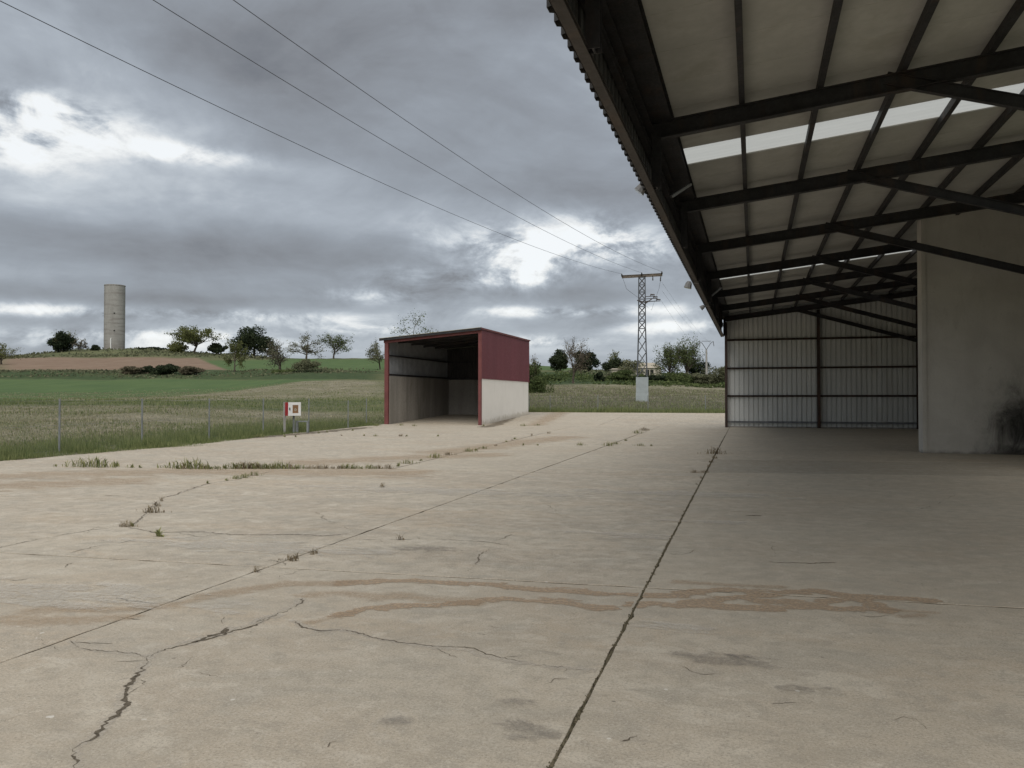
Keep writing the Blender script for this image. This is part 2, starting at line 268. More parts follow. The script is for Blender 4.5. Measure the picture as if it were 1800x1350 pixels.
M = dict(
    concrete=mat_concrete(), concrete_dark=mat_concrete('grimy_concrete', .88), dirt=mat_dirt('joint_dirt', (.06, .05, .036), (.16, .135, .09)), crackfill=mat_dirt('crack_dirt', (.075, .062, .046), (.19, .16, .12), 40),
    field=mat_field(), plaster=mat_plaster(), skylight=mat_skylight(), tower=mat_tower(),
    steel=plain('dark_brown_steel', (.030, .029, .031), .6, .35, 2.5, dirt=(.075, .045, .03), dirtamt=.5), steel_fascia=plain('weathered_brown_steel', (.07, .062, .058), .7, .2, 1.6, dirt=(.13, .09, .065), dirtamt=.4),
    grass_brown=mat_leaf('brown_stubble_blade', (.13, .115, .085), (.30, .275, .21), .25), fascia=plain('brown_coated_sheet', (.055, .052, .05), .6, .2, 1.2), panel=plain('roof_underside', (.465, .46, .435), .8, .10, .9, dirt=(.33, .315, .275), dirtamt=.55),
    galv=plain('galvanised_sheet', (.66, .67, .655), .55, .08, 1.2, 0.0, dirt=(.47, .45, .41), dirtamt=.45, vert=True), galv_dull=plain('dull_galvanised', (.28, .29, .30), .6, .15, 2, .2),
    girt=plain('rusty_girt', (.065, .045, .038), .75, .3, 3, dirt=(.13, .06, .035), dirtamt=.6), wallmain=plain('hall_wall', (.70, .68, .63), .9, .12, 1),
    red=plain('red_coated_sheet', (.148, .043, .053), .5, .12, .8, dirt=(.17, .065, .066), dirtamt=.3, vert=True), redframe=plain('red_oxide_paint', (.160, .052, .050), .6, .15, 2, dirt=(.12, .045, .035), dirtamt=.5),
    cream=mat_cream(), precast=plain('raw_concrete_wall', (.315, .295, .265), .9, .2, .9, dirt=(.17, .155, .13), dirtamt=.7, vert=True),
    rooftop=plain('pale_roof_sheet', (.42, .40, .33), .7, .15, 1.5), pylon=plain('pylon_steel', (.115, .12, .13), .6, .2, 1.5, .2), arm=plain('rusting_crossarm', (.30, .255, .21), .75, .25, 2, dirt=(.15, .09, .055)),
    plate=plain('anticlimb_plate', (.34, .375, .385), .5, .1, 1.2, .2), cable=plain('conductor', (.05, .052, .058), .5, .2), insul=plain('insulator_glass', (.06, .05, .045), .3, .2),
    polecon=plain('pole_concrete', (.34, .33, .31), .9, .1), white=plain('white_enamel', (.78, .78, .77), .45, .04, 4), redbox=plain('signal_red_enamel', (.33, .022, .026), .45, .12, 4), glassbrown=plain('dusty_cabinet_glass', (.27, .155, .085), .25, .2, 9),
    black=plain('black_metal', (.02, .02, .02), .5, .2), lamp=plain('lamp_grey', (.26, .26, .26), .5, .1), lampglass=plain('lamp_glass', (.30, .32, .33), .15, .05), post=plain('fence_post_galv', (.21, .225, .225), .6, .2, 3, .2),
    bark=plain('bark', (.085, .07, .055), .95, .3, 2), render=plain('house_render', (.50, .455, .38), .9, .1), tileroof=plain('house_roof', (.40, .36, .29), .9, .15, 1.5), painted_hollow=plain('painted_dark_opening', (.02, .02, .02), .9, .1),  # last one: near-black paint standing in for shade inside openings
    leaf_dark=mat_leaf('leaf_dark', (.018, .028, .019), (.058, .072, .038), .12), leaf_olive=mat_leaf('leaf_olive', (.085, .10, .040), (.24, .25, .10), .35), leaf_mid=mat_leaf('leaf_mid', (.055, .080, .034), (.155, .185, .075), .3),
    leaf_grey=mat_leaf('leaf_grey', (.10, .11, .07), (.24, .24, .145), .3), leaf_bud=mat_leaf('leaf_bud', (.10, .09, .065), (.21, .18, .12), .2), grass=mat_leaf('grass_blade', (.090, .130, .050), (.32, .335, .155), .3),
    grass_dry=mat_leaf('dry_grass_blade', (.175, .165, .10), (.39, .36, .24), .25), weed=mat_leaf('weed_leaf', (.10, .125, .048), (.36, .35, .17), .3), weed_dry=mat_leaf('weed_dry', (.10, .075, .05), (.32, .26, .16), .3),
    moss=mat_dirt('joint_moss', (.055, .05, .03), (.17, .145, .10), 30), spall=mat_stain('chipped_edge', (.57, .52, .44), .55, 7, .2, (1, 1, 1), 3.0), soil=mat_stain('spilled_soil', (.155, .125, .085), .75, 2.6, .14, (1, 1, 1), 3.0), mud=mat_stain('dried_mud', (.445, .335, .23)  , .85, 7, .10, (.45, 1, 1), 2.4), sand=mat_stain('ochre_silt', (.47, .355, .24), .45, 3.0, .3, (.4, 1, 1), 2.2), oil=mat_stain('oil_spot', (.19, .175, .16), .32, 9, .25, (.5, 1, 1), 3.0), pale=mat_stain('lime_bloom', (.60, .57, .51), .42, 5, .2, (.4, 1, 1), 3.2), grime=mat_stain('tyre_grime', (.16, .15, .13), .55, 2.2, .35, (.3, 1, 1)),
)

# ------------------------------------------------------------------ terrain
def ss(x, a, b): t = np.clip((x - a) / (b - a), 0, 1); return t * t * (3 - 2 * t)
def yard_z(x, y): return .041 * np.clip(np.asarray(y, float) - 47, 0, 13.6)
TERR = {   # photo column: (distance, photo row) pairs of the ground as it climbs
    0: [(20, 816), (29, 780), (60, 712), (80, 704), (115, 690), (150, 667), (162, 655), (178, 650), (260, 632), (325, 629), (420, 634), (900, 662), (2500, 690)],
    130: [(20, 816), (29, 780), (60, 712), (80, 704), (115, 690), (150, 667), (162, 655), (178, 650), (255, 629), (325, 613), (400, 616), (900, 655), (2500, 690)],
    260: [(20, 816), (29, 780), (60, 712), (80, 703), (115, 690), (150, 667), (162, 655), (178, 650), (255, 629), (325, 613.5), (400, 617), (900, 655), (2500, 690)],
    400: [(20, 816), (32, 772), (60, 714), (80, 703), (115, 688), (150, 667), (162, 655), (178, 651), (255, 634), (310, 622), (400, 625), (900, 658), (2500, 690)],
    520: [(20, 816), (40, 758), (55, 728), (66, 717), (85, 700), (125, 671), (150, 656), (170, 651), (240, 636), (300, 629), (400, 636), (900, 662), (2500, 690)],
    670: [(20, 816), (45, 751), (60, 726), (68, 716), (85, 700), (120, 673), (145, 658), (170, 651), (240, 635), (300, 631), (400, 640), (900, 665), (2500, 690)],
    940: [(20, 816), (45, 751), (62, 728), (75, 712), (90, 703), (130, 683), (150, 675), (163, 667), (220, 646), (280, 641), (400, 650), (900, 670), (2500, 692)],
    1100: [(20, 816), (45, 751), (62, 729), (75, 714), (90, 705), (140, 684), (160, 675), (175, 668), (250, 656), (320, 653), (600, 667), (900, 675), (2500, 692)],
    1270: [(20, 816), (45, 751), (62, 731), (90, 708), (150, 685), (175, 677), (190, 673), (260, 664), (320, 662), (600, 670), (900, 676), (2500, 692)],
    1800: [(20, 816), (45, 751), (62, 731), (90, 708), (150, 685), (175, 678), (190, 675), (300, 668), (600, 672), (900, 678), (2500, 692)]}
TX = sorted(TERR); TA = np.array([math.atan((x - CXP) / FPX) for x in TX])
def yard_left(y): return np.interp(y, [-10, 24, 31, 46, 61], [-18.5, -18.4, -19.7, -21.9, -21.9])
def polar(x, y): return np.arctan2(x, y) + TH, np.hypot(x, y)
def ground_z(x, y):
    x, y = np.asarray(x, float), np.asarray(y, float); a, r = polar(x, y)
    zs = np.stack([np.interp(r * math.cos(ta), [d for d, _ in TERR[k]], [EYE + (700 - q) / FPX * d for d, q in TERR[k]]) for k, ta in zip(TX, TA)])
    i = np.clip(np.searchsorted(TA, a) - 1, 0, len(TA) - 2); t = np.clip((a - TA[i]) / (TA[i + 1] - TA[i]), 0, 1)
    z = np.take_along_axis(zs, i[None], 0)[0] * (1 - t) + np.take_along_axis(zs, (i + 1)[None], 0)[0] * t
    far = np.maximum(np.maximum(yard_left(y) - x, y - 60.3), 0); w = ss(far, 0, 14)
    z = yard_z(x, y) * (1 - w) + z * w
    rel = w * (.05 * np.sin(x * .9 + y * .35) + .04 * np.sin(x * .31 - y * .8)) + ss(r, 120, 250) * (.35 * np.sin(x * .07 + 1) * np.sin(y * .09))
    inside = ss(yard_left(y) - x, .0, -.15) * ss(y - 60.3, .0, -.15)
    return z + rel - .035 - .10 * inside
def tz(x, y): return float(ground_z(np.array([x]), np.array([y]))[0])
def build_terrain():
    az = np.concatenate([np.linspace(-math.pi, -.75, 60, endpoint=False), np.linspace(-.75, .75, 680, endpoint=False), np.linspace(.75, math.pi, 61)])
    r = np.concatenate([[.5], 4 * 1.0135 ** np.arange(0, 485)]); A, Rr = np.meshgrid(az, r); X = np.sin(A - TH) * Rr; Y = np.cos(A - TH) * Rr
    Z = ground_z(X.ravel(), Y.ravel()).reshape(X.shape); nr, na = X.shape
    V = np.stack([X, Y, Z], -1).reshape(-1, 3); idx = np.arange(nr * na).reshape(nr, na)
    F = np.stack([idx[:-1, :-1], idx[:-1, 1:], idx[1:, 1:], idx[1:, :-1]], -1).reshape(-1, 4)
    d = V - CAM; w = np.maximum(d @ Fv, 1); px = CXP + FPX * (d @ Rv) / w; py = CYP - FPX * (d @ Uv) / w
    px = np.clip(px, -400, 2200) + 0; x, y, z = V.T
    jit = 1.2 * np.sin(x * .21 + y * .13) + .8 * np.sin(x * .53 - y * .4); py = py + jit * .6; px2 = px + jit * 3
    rr = np.hypot(x, y)
    band = lambda lo, hi, e=1.2: ss(py, lo - e, lo + e) * (1 - ss(py, hi - e, hi + e))
    edge = np.interp(px, [-400, 0, 300, 411, 470, 533, 640], [712, 706, 697, 686, 678, 670.5, 668])
    left = 1 - ss(px2, 640, 700)
    crop = left * ss(py, 666, 668.5) * (1 - ss(py - edge, -1.2, 1.2)) * (1 - ss(px, 560, 600))
    pr = np.interp(py, [628, 652], [345, 402]); plow = ss(px2, -30, 30) * (1 - ss(px2 - pr, -5, 5)) * band(628.5, 650.5)
    plow *= (rr > 150)
    crop2 = ss(px2 - pr, -4, 4) * band(631, 651) * (rr > 150) * (1 - ss(px2, 1000, 1090)) * ss(py - np.interp(px, [400, 470], [634, 630]), -1, 2)
    stub1 = left * ss(py - edge, -1, 1.5) * (1 - ss(py, np.interp(px, [0, 300, 700], [704, 703, 697]), np.interp(px, [0, 300, 700], [706, 706, 701])))
    stub2 = left * band(np.interp(px, [0, 300, 480, 700], [714, 714, 723, 726]), np.interp(px, [0, 250, 480, 700], [778, 762, 738, 732]), 3)
    stub3 = ss(px2, 880, 940) * ss(py, 674, 678) * (1 - ss(py, 700, 716)); stub = np.clip(stub1 + stub2 + stub3, 0, 1) * (rr > 20)
    bank = np.clip(left * band(650, 667.5) * (1 - crop) + ss(px2, 700, 900) * band(654, 676) * (rr > 120), 0, 1)
    zone = np.stack([np.clip(crop + crop2, 0, 1), plow, stub, np.clip(bank, 0, 1)], -1)
    mk('ground', (V, F), M['field'], smooth=True, attr={'zone': zone}, kind='structure')
build_terrain()

# ------------------------------------------------------------------ concrete yard
yard = bpy.data.objects.new('yard', None); COL.objects.link(yard); yard['kind'] = 'structure'; ROOT['yard'] = np.zeros(3)
J1 = lambda y: -.85 - .0093 * (y - 3.5)
J2 = lambda y: -4.38 - .016 * (y - 3.95)
J3 = lambda y: -7.86 - .070 * (y - 17.2)
T1 = lambda x: 7.07 + .043 * x
T2 = lambda x: np.interp(x, [-19, -12.42, -7.86, -1.47, 5.3, 8.5], [14.9, 16.05, 17.23, 18.2, 19.1, 19.5])
T3 = lambda x: 28.0 + .14 * x if x < 0 else 28.0
c_ = lambda v: (lambda _: v)
def slab(xa, xb, ya, yb, gx=.006, gy=.005, jag=.004, step=.12, mat='concrete'):
    """one poured bay between joint lines xa(y), xb(y), ya(x), yb(x), with a slightly chipped edge"""
    def corner(fx, fy):
        x, y = fx(10), 0
        for _ in range(12): y = fy(x); x = fx(y)
        return np.array([x, y])
    cs = [corner(xa, ya), corner(xb, ya), corner(xb, yb), corner(xa, yb)]; cen = sum(cs) / 4; per = []
    for i in range(4):
        p, q = cs[i], cs[(i + 1) % 4]; d = (q - p); L = np.linalg.norm(d); nn = np.array([-d[1], d[0]]) / L; g_ = gx if i % 2 else gy
        near = np.linalg.norm((p + q) / 2) < 16
        k = int(L / (step if near else .6)) + 2; curve = (ya, None, yb, None)[i]
        for t in np.linspace(0, 1, k, endpoint=False):
            w = p + d * t
            if curve: w = np.array([w[0], curve(w[0])])
            j = g_ + abs(random.gauss(0, jag)) + (random.random() < .06) * jag * 3
            if t < .004: e = (cen - p); e = e / np.abs(e); w = p + e * np.array([gx, gy])
            else: w = w + nn * j
            per.append(w)
    n = len(per); z = [float(yard_z(*p)) for p in per]; V = [(p[0], p[1], zz) for p, zz in zip(per, z)]
    inn = [p + (cen - p) / np.linalg.norm(cen - p) * .006 for p in per]
    V = [(p[0], p[1], zz - .004) for p, zz in zip(per, z)] + [(p[0], p[1], zz) for p, zz in zip(inn, z)] + [(p[0], p[1], zz - .05) for p, zz in zip(per, z)]
    F = [tuple(range(n, 2 * n))] + [(i, (i + 1) % n, n + (i + 1) % n, n + i) for i in range(n)] + [(2 * n + i, 2 * n + (i + 1) % n, (i + 1) % n, i) for i in range(n)]
    o_ = mk('concrete_slab', (V, F), M[mat], yard)
    me = o_.data; me.materials.append(M['dirt']); me.polygons.foreach_set('material_index', [0] * (n + 1) + [1] * n)
XL = lambda y: float(yard_left(y)); XR = c_(8.45); B0 = c_(-8.); F5 = c_(47.); F6 = c_(60.3); T4 = c_(36.6)
for a in [(XL, J2, B0, T1, .006, .007), (J2, J1, B0, T1, .0045, .007, .0045), (J1, XR, B0, T1, .0045, .007, .0045), (XL, J2, T1, T2, .007, .012), (J2, J1, T1, T2, .005, .011, .005), (J1, XR, T1, T2, .005, .011, .005),
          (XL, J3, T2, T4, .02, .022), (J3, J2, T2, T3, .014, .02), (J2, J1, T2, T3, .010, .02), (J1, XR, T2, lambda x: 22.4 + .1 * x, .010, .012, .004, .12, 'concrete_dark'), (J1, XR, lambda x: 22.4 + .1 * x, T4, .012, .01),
          (J3, J2, T3, T4, .015, .02), (J2, J1, T3, T4, .015, .02), (XL, J3, T4, F5), (J3, J2, T4, F5), (J2, J1, T4, F5), (J1, XR, T4, F5), (XL, c_(-14.2), F5, F6), (c_(-14.2), c_(-8.6), F5, F6), (c_(-8.6), c_(4.), F5, F6)]:
    slab(*a)
bv = [(x, y, float(yard_z(x, y)) - .012) for y in (-8.2, 24, 31, 46, 47, 60.4) for x in (float(yard_left(y)) + .1, 8.4)]
mk('joint_bed', (bv, [(2 * i, 2 * i + 1, 2 * i + 3, 2 * i + 2) for i in range(5)]), M['dirt'], yard)

def z1(pts): return [(x / 2.368, 780 + y / 2.368) for x, y in pts]
def z2(pts): return [(600 + x / 2.368, 780 + y / 2.368) for x, y in pts]
def z3(pts): return [(1200 + x / 2.368, 780 + y / 2.368) for x, y in pts]
def gpt(p): return gz(*p)[:2]
def crack(px, w0, w1=None, seed=0):
    """a jagged dirt-filled crack with hairline side branches, w in metres"""
    r = random.Random(seed + 91); V, F = [], []
    def run(P, wa, wb, jag):
        Q = []
        for a, b in zip(P[:-1], P[1:]):
            k = max(2, int(np.linalg.norm(b - a) / .022)); Q += [a + (b - a) * t for t in np.linspace(0, 1, k, endpoint=False)]
        Q = np.array(Q + [P[-1]]); n = len(Q); w = np.linspace(wa, wb, n); tn = np.gradient(Q, axis=0); tn /= np.linalg.norm(tn, axis=1)[:, None] + 1e-9; nr = np.stack([-tn[:, 1], tn[:, 0]], 1)
        off = np.cumsum([r.gauss(0, jag) for _ in range(n)]); off -= np.linspace(0, off[-1], n); off = np.clip(off, -.05, .05) + np.array([r.gauss(0, jag * .6) for _ in range(n)])
        C = Q + nr * off[:, None]; b0 = len(V); gap = 1.0
        for i in range(n):
            gap = min(2.4, max(.15, gap + r.gauss(0, .45))); h = w[i] * gap / 2 * min(1, (i + .5) / 3, (n - i) / 3); V.extend([(*(C[i] + nr[i] * h * r.uniform(.4, 1.6)), .0025), (*(C[i] - nr[i] * h * r.uniform(.4, 1.6)), .0025)])
        F.extend([(b0 + 2 * i, b0 + 2 * i + 1, b0 + 2 * i + 3, b0 + 2 * i + 2) for i in range(n - 1)]); return C, nr
    C, nr = run([gpt(p) for p in px], w0, w1 or w0, .008); L = np.sum(np.linalg.norm(np.diff(C, axis=0), axis=1))
    for _ in range(min(9, int(L * 1.6))):
        i = r.randrange(2, len(C) - 2); s_ = r.choice((-1, 1)); l = r.uniform(.06, .22); t = C[min(i + 2, len(C) - 1)] - C[i]; t /= np.linalg.norm(t) + 1e-9
        d = t * r.uniform(-.6, .9) + nr[i] * s_; run([C[i], C[i] + d * l * .5 + nr[i] * r.gauss(0, .01), C[i] + d * l + t * r.gauss(0, .03)], min(w0, .009) * .55, .002, .004)
    return V, F
CR = [(z1([(315, 1350), (330, 1310), (320, 1270), (345, 1245), (400, 1215), (440, 1180), (450, 1150), (490, 1120), (505, 1075), (515, 1030), (560, 990), (580, 955), (610, 920), (620, 885)]), .024, .022),
      (z1([(620, 885), (680, 850), (780, 825), (880, 800), (950, 775), (1020, 760), (1100, 725), (1150, 705), (1220, 675), (1260, 645)]), .012, .02),
      (z1([(800, 828), (880, 803), (940, 790), (950, 765)]), .06, .03), (z1([(1060, 742), (1110, 725), (1150, 715)]), .06, .04), (z1([(295, 820), (320, 850), (370, 857), (460, 868), (540, 875), (600, 885)]), .014, .006),
      (z1([(1225, 738), (1260, 760), (1300, 770), (1330, 780), (1420, 777)]), .012, .02), (z2([(0, 778), (60, 790), (130, 808), (200, 822), (320, 840), (420, 850), (530, 860), (570, 880), (650, 900), (750, 915), (900, 933), (1000, 937), (1070, 945)]), .012, .006),
      (z1([(1130, 115), (1070, 130), (980, 150), (920, 158), (870, 165), (800, 190), (740, 210), (680, 225), (650, 260), (620, 285), (570, 325), (540, 345)]), .026, .02), (z1([(500, 340), (560, 352), (600, 360), (650, 370), (760, 367), (860, 370), (960, 380), (1060, 382), (1200, 380), (1340, 385), (1420, 378)]), .018, .018),
      (z2([(0, 377), (110, 372)]), .018, .012), (z2([(60, 398), (240, 402), (480, 404), (620, 412), (700, 425)]), .013, .008), (z1([(0, 435), (100, 412), (250, 385), (380, 358), (480, 348)]), .012, .008), (z1([(650, 385), (560, 400), (480, 415), (380, 435), (290, 455)]), .013, .008),
      (z1([(300, 495), (260, 515), (170, 545)]), .012, .008), (z1([(120, 560), (90, 568), (40, 572)]), .012, .02), (z1([(490, 640), (540, 655), (600, 660), (690, 665)]), .02, .01), (z1([(350, 715), (440, 725), (530, 730), (580, 733)]), .016, .012),
      (z1([(920, 720), (930, 740), (940, 760)]), .008, .008), (z1([(580, 980), (590, 1005), (620, 1000)]), .006, .004), (z1([(530, 1045), (590, 1010)]), .01, .006), (z2([(625, 410), (665, 398), (710, 378)]), .012, .008), (z2([(520, 530), (570, 490), (610, 440)]), .012, .006),
      (z2([(600, 762), (660, 768)]), .018, .012), (z2([(555, 790), (600, 797)]), .014, .008), (z1([(300, 1035), (380, 1050), (460, 1070)]), .006, .004), (z1([(0, 1160), (60, 1140), (130, 1110)]), .006, .004), (z1([(200, 610), (240, 612), (270, 608)]), .02, .01),
      (z3([(260, 300), (330, 300)]), .05, .04), (z3([(120, 278), (300, 285), (540, 290)]), .012, .012), (z3([(340, 492), (520, 498), (640, 497)]), .012, .02), (z3([(1345, 787), (1421, 792)]), .012, .012), (z1([(1350, 222), (1400, 215)]), .03, .02), (z1([(430, 215), (620, 222)]), .02, .012)]
rc = random.Random(21)
for _ in range(26):    # short hairlines scattered over the slab
    x, y = rc.uniform(40, 1700), rc.uniform(850, 1320); a = rc.gauss(0, .35); l = rc.uniform(30, 120); P = [(x, y)]
    for k in range(4): a += rc.gauss(0, .35); P.append((P[-1][0] + l / 4 * math.cos(a), P[-1][1] + l / 9 * math.sin(a) + rc.gauss(0, 2)))
    CR.append((P, rc.uniform(.006, .011), .004))
for i, (p, a, b) in enumerate(CR): mk('crack', crack(p, a * .50, b * .50, i), M['crackfill'], yard)

SZ = [.0035]
def joint_moss():
    """small crumbs of soil and moss caught along the right long joint"""
    r = random.Random(5); V, F = [], []
    for _ in range(1500):
        y = 3.0 + 24 * r.random() ** 1.7; x = J1(y) + r.gauss(0, .007); h = r.uniform(.003, .016) * (1 + y / 14); w = r.uniform(.004, .013) * (1 + y / 14); b = len(V); a = r.uniform(0, 6.28)
        V += [(x + w * math.cos(a + k * 1.571), y + w * math.sin(a + k * 1.571) * 1.6, -.011 + r.uniform(0, .004)) for k in range(4)] + [(x + r.gauss(0, .003), y + r.gauss(0, .003), -.011 + h)]
        F += [(b + k, b + (k + 1) % 4, b + 4) for k in range(4)]
    mk('joint_moss', (V, F), M['moss'], yard, kind='stuff')
joint_moss()
def stain(name, lines, hw, mat, cell=.03, pad=1.6, stretch=1.0, z=None):
    """ground stain: soft distance to traced lines kept as an attribute on a fine sheet"""
    P = [np.array([gpt(p) for p in l]) for l in lines]; al = np.concatenate(P); lo = al.min(0) - hw * pad * max(1, stretch); hi = al.max(0) + hw * pad * max(1, stretch)
    xs = np.arange(lo[0], hi[0], cell); ys = np.arange(lo[1], hi[1], cell); X, Y = np.meshgrid(xs, ys); D = np.full(X.shape, 9.)
    for l in P:
        segs = zip(l[:-1], l[1:]) if len(l) > 1 else [(l[0], l[0] + 1e-4)]
        for a, b in segs:
            ab = b - a; t = np.clip(((X - a[0]) * ab[0] + (Y - a[1]) * ab[1]) / (ab @ ab), 0, 1)
            D = np.minimum(D, np.hypot((X - a[0] - t * ab[0]) / stretch, Y - a[1] - t * ab[1]))
    A = np.clip(1 - .5 * D / hw, 0, 1); A = np.where(D < hw * 1.6, A, np.maximum(0, A - (D / hw - 1.6) * .5)); ny, nx = X.shape; idx = np.arange(nx * ny).reshape(ny, nx)
    F = np.stack([idx[:-1, :-1], idx[:-1, 1:], idx[1:, 1:], idx[1:, :-1]], -1).reshape(-1, 4)
    keep = (A.ravel()[F].max(1) > .1) & (np.abs(X.ravel()[F].mean(1) - J1(Y.ravel()[F].mean(1))) > .02); F = F[keep]
    us, inv = np.unique(F, return_inverse=True); SZ[0] += .00035
    V = np.stack([X.ravel(), Y.ravel(), (SZ[0] if z is None else z) + yard_z(X.ravel(), Y.ravel())], 1)[us]
    o = mk(name, (V, inv.reshape(-1, 4)), mat, yard, attr={'a': A.ravel()[us]}, kind='stuff'); return o
stain('mud_stain', [z2([(0, 583), (120, 575), (250, 572), (400, 578), (560, 580), (680, 595), (850, 605), (1000, 615), (1100, 625), (1200, 625), (1300, 635), (1420, 632)]), z3([(0, 625), (150, 606), (300, 610), (400, 622), (550, 612), (650, 625), (800, 640), (920, 645), (1020, 652)]),
      z2([(0, 710), (100, 690), (230, 680), (420, 672), (550, 660), (700, 648), (850, 655), (980, 668), (1080, 685), (1200, 672), (1300, 665), (1420, 675)]), z3([(0, 662), (100, 655), (200, 640), (300, 632), (400, 625)]), z3([(0, 675), (120, 680), (300, 688), (450, 682), (560, 678), (650, 690), (720, 690)]),
      z3([(450, 682), (560, 668), (640, 650), (720, 640), (780, 660), (840, 692)]), z3([(300, 655), (430, 660), (560, 668)])], .080, M['mud'], .02)
stain('mud_stain', [z2([(0, 620), (150, 640), (250, 635), (350, 650), (480, 650), (560, 660)]), z1([(1420, 580), (1200, 585), (1000, 610), (850, 640), (700, 675), (500, 692), (300, 692), (150, 690)]), z1([(0, 735), (100, 742), (250, 742), (400, 730), (500, 725)]), z1([(1420, 620), (1300, 625)])], .10, M['sand'], .04)
stain('mud_stain', [z3([(850, 690), (1050, 705)]), z3([(920, 720), (1000, 715)]), z3([(-20, 575), (200, 590), (400, 598)]), z1([(1300, 745), (1420, 715)]), z2([(0, 712), (40, 705)])], .06, M['sand'], .03)
stain('sand_drift', [[(0, 838), (150, 833), (350, 829), (560, 830), (700, 832)], [(0, 855), (200, 846)], [(560, 812), (700, 805), (850, 800)], [(780, 795), (900, 780), (1000, 768)]], .75, M['sand'], .15)
for p, s, hw in (((745, 965), 2.0, .13), ((1425, 1215), 1.5, .075), ((930, 1285), 1.5, .085), ((905, 1238), 1.6, .06), ((1270, 1160), 2.6, .09), ((1300, 1155), 1.3, .05), ((700, 1268), 1.5, .05)):
    stain('oil_spot', [[p]], hw, M['oil'], .012, 1.8, s)
for p, s, hw in (((1085, 941), 3.0, .16), ((1240, 918), 3, .14), ((1180, 868), 5, .3), ((740, 862), 5, .4), ((1160, 1102), 3, .09), ((430, 960), 4, .3), ((80, 1045), 4, .3)):
    stain('lime_bloom', [[p]], hw, M['pale'], .03, 1.8, s)
stain('soil_spill', [[(0, 808), (105, 799), (250, 785), (368, 774), (463, 768), (560, 760), (640, 752)]], .42, M['soil'], .08)
stain('soil_spill', [[(940, 748), (975, 740), (1000, 735)]], .55, M['sand'], .1)
stain('soil_spill', [[(850, 751), (900, 741), (925, 735)]], .35, M['soil'], .1)
for i, (p, a, b) in enumerate(CR[:9]): stain('crack_spall', [p], .026 if a < .03 else .045, M['spall'], .02, 1.5, 1.0, .0012 + .0001 * i)
# ragged pale edging where the slab crumbles into the verge
stain('sand_drift', [[(0, 806), (105, 797), (250, 783), (368, 772), (463, 766)]], .5, M['pale'], .12)

# ------------------------------------------------------------------ canopy building
cn = thing('canopy_building', 'long dark steel lean-to canopy with pale roof panels over the concrete yard', 'canopy', (3.4, 20, 0))
SL = .113; RZ = lambda x: 6.10 + SL * (x + 1.4)            # rafter top line
Y0, Y1, XM, XE = 1.14, 47.0, 8.5, -1.66  # the roof's near end, out of view, starts late to let daylight in
RY = [13.5 + 5.53 * k for k in range(-2, 7)]
for y in RY:
    r = mk('rafter', extr(ibeam(.15, .28), (-1.5, y, RZ(-1.5) - .14), (XM, y, RZ(XM) - .14)), M['steel'], cn)
    mk('brace', extr(ibeam(.10, .19, .008, .012), (1.95, y, 6.435), (XM, y, 6.435 - .30 * (XM - 1.95))), M['steel'], cn)
    mk('fascia_post', extr(ibeam(.14, .14, .01, .012), (-1.49, y, 5.02), (-1.49, y, 6.05), (0, 1, 0)), M['steel'], cn)
k0 = 0
px_ = [-1.32 + 1.17 * k for k in range(9)]
for i, x in enumerate(px_):
    w = .16 if i == 0 else .085
    mk('purlin', extr(chan(w, .15 if i else .2), (x, Y0, RZ(x) + .078), (x, Y1 - .1, RZ(x) + .078)), M['steel'], cn)
UP = np.array([-SL, 0, 1]); UP /= np.linalg.norm(UP); A = np.array([1, 0, SL])
def panel_prof(w): return [(0, .012), (.007, 0), (w - .007, 0), (w, .012), (w, .05), (w + .03, .052), (w + .03, .06), (.0, .06)]
def roof_panel(y0):
    p = np.array([XE - .02, 0, RZ(XE - .02) + .165]); q = np.array([XM, 0, RZ(XM) + .165]); V = []
    prof = panel_prof(1.12)
    for e in (p, q): V += [e + UP * b + np.array([0, y0 + a, 0]) for a, b in prof]
    n = len(prof); F = [(i, (i + 1) % n, n + (i + 1) % n, n + i) for i in range(n)]
    return V, [f[::-1] for f in F] + [tuple(range(n)), tuple(range(2 * n - 1, n - 1, -1))]
ys = [10.1 + 1.12 * k for k in range(-8, 33)]; first = None
for k, y in zip(range(-8, 33), ys):
    if k in (5, 20):
        p, q = (-1.27, RZ(-1.27) + .185), (XM, RZ(XM) + .185); n_ = 24
        V = [(p[0] + (q[0] - p[0]) * t, y + a * 1.12, p[1] + (q[1] - p[1]) * t) for t in (0, 1) for a in np.linspace(.001, .999, n_)]
        V = [(x, yy, z + (.003 if (i % 4) in (2, 3) else 0)) for i, (x, yy, z) in enumerate(V)]
        mk('skylight_strip', (V, [(i, i + 1, n_ + i + 1, n_ + i) for i in range(n_ - 1)]), M['skylight'], cn, label='translucent white roof strip letting daylight through')
    elif first is None: first = mk('roof_panel', roof_panel(y), M['panel'], cn); fy = y
    else: inst(first, cn, (0, y - fy, 0))
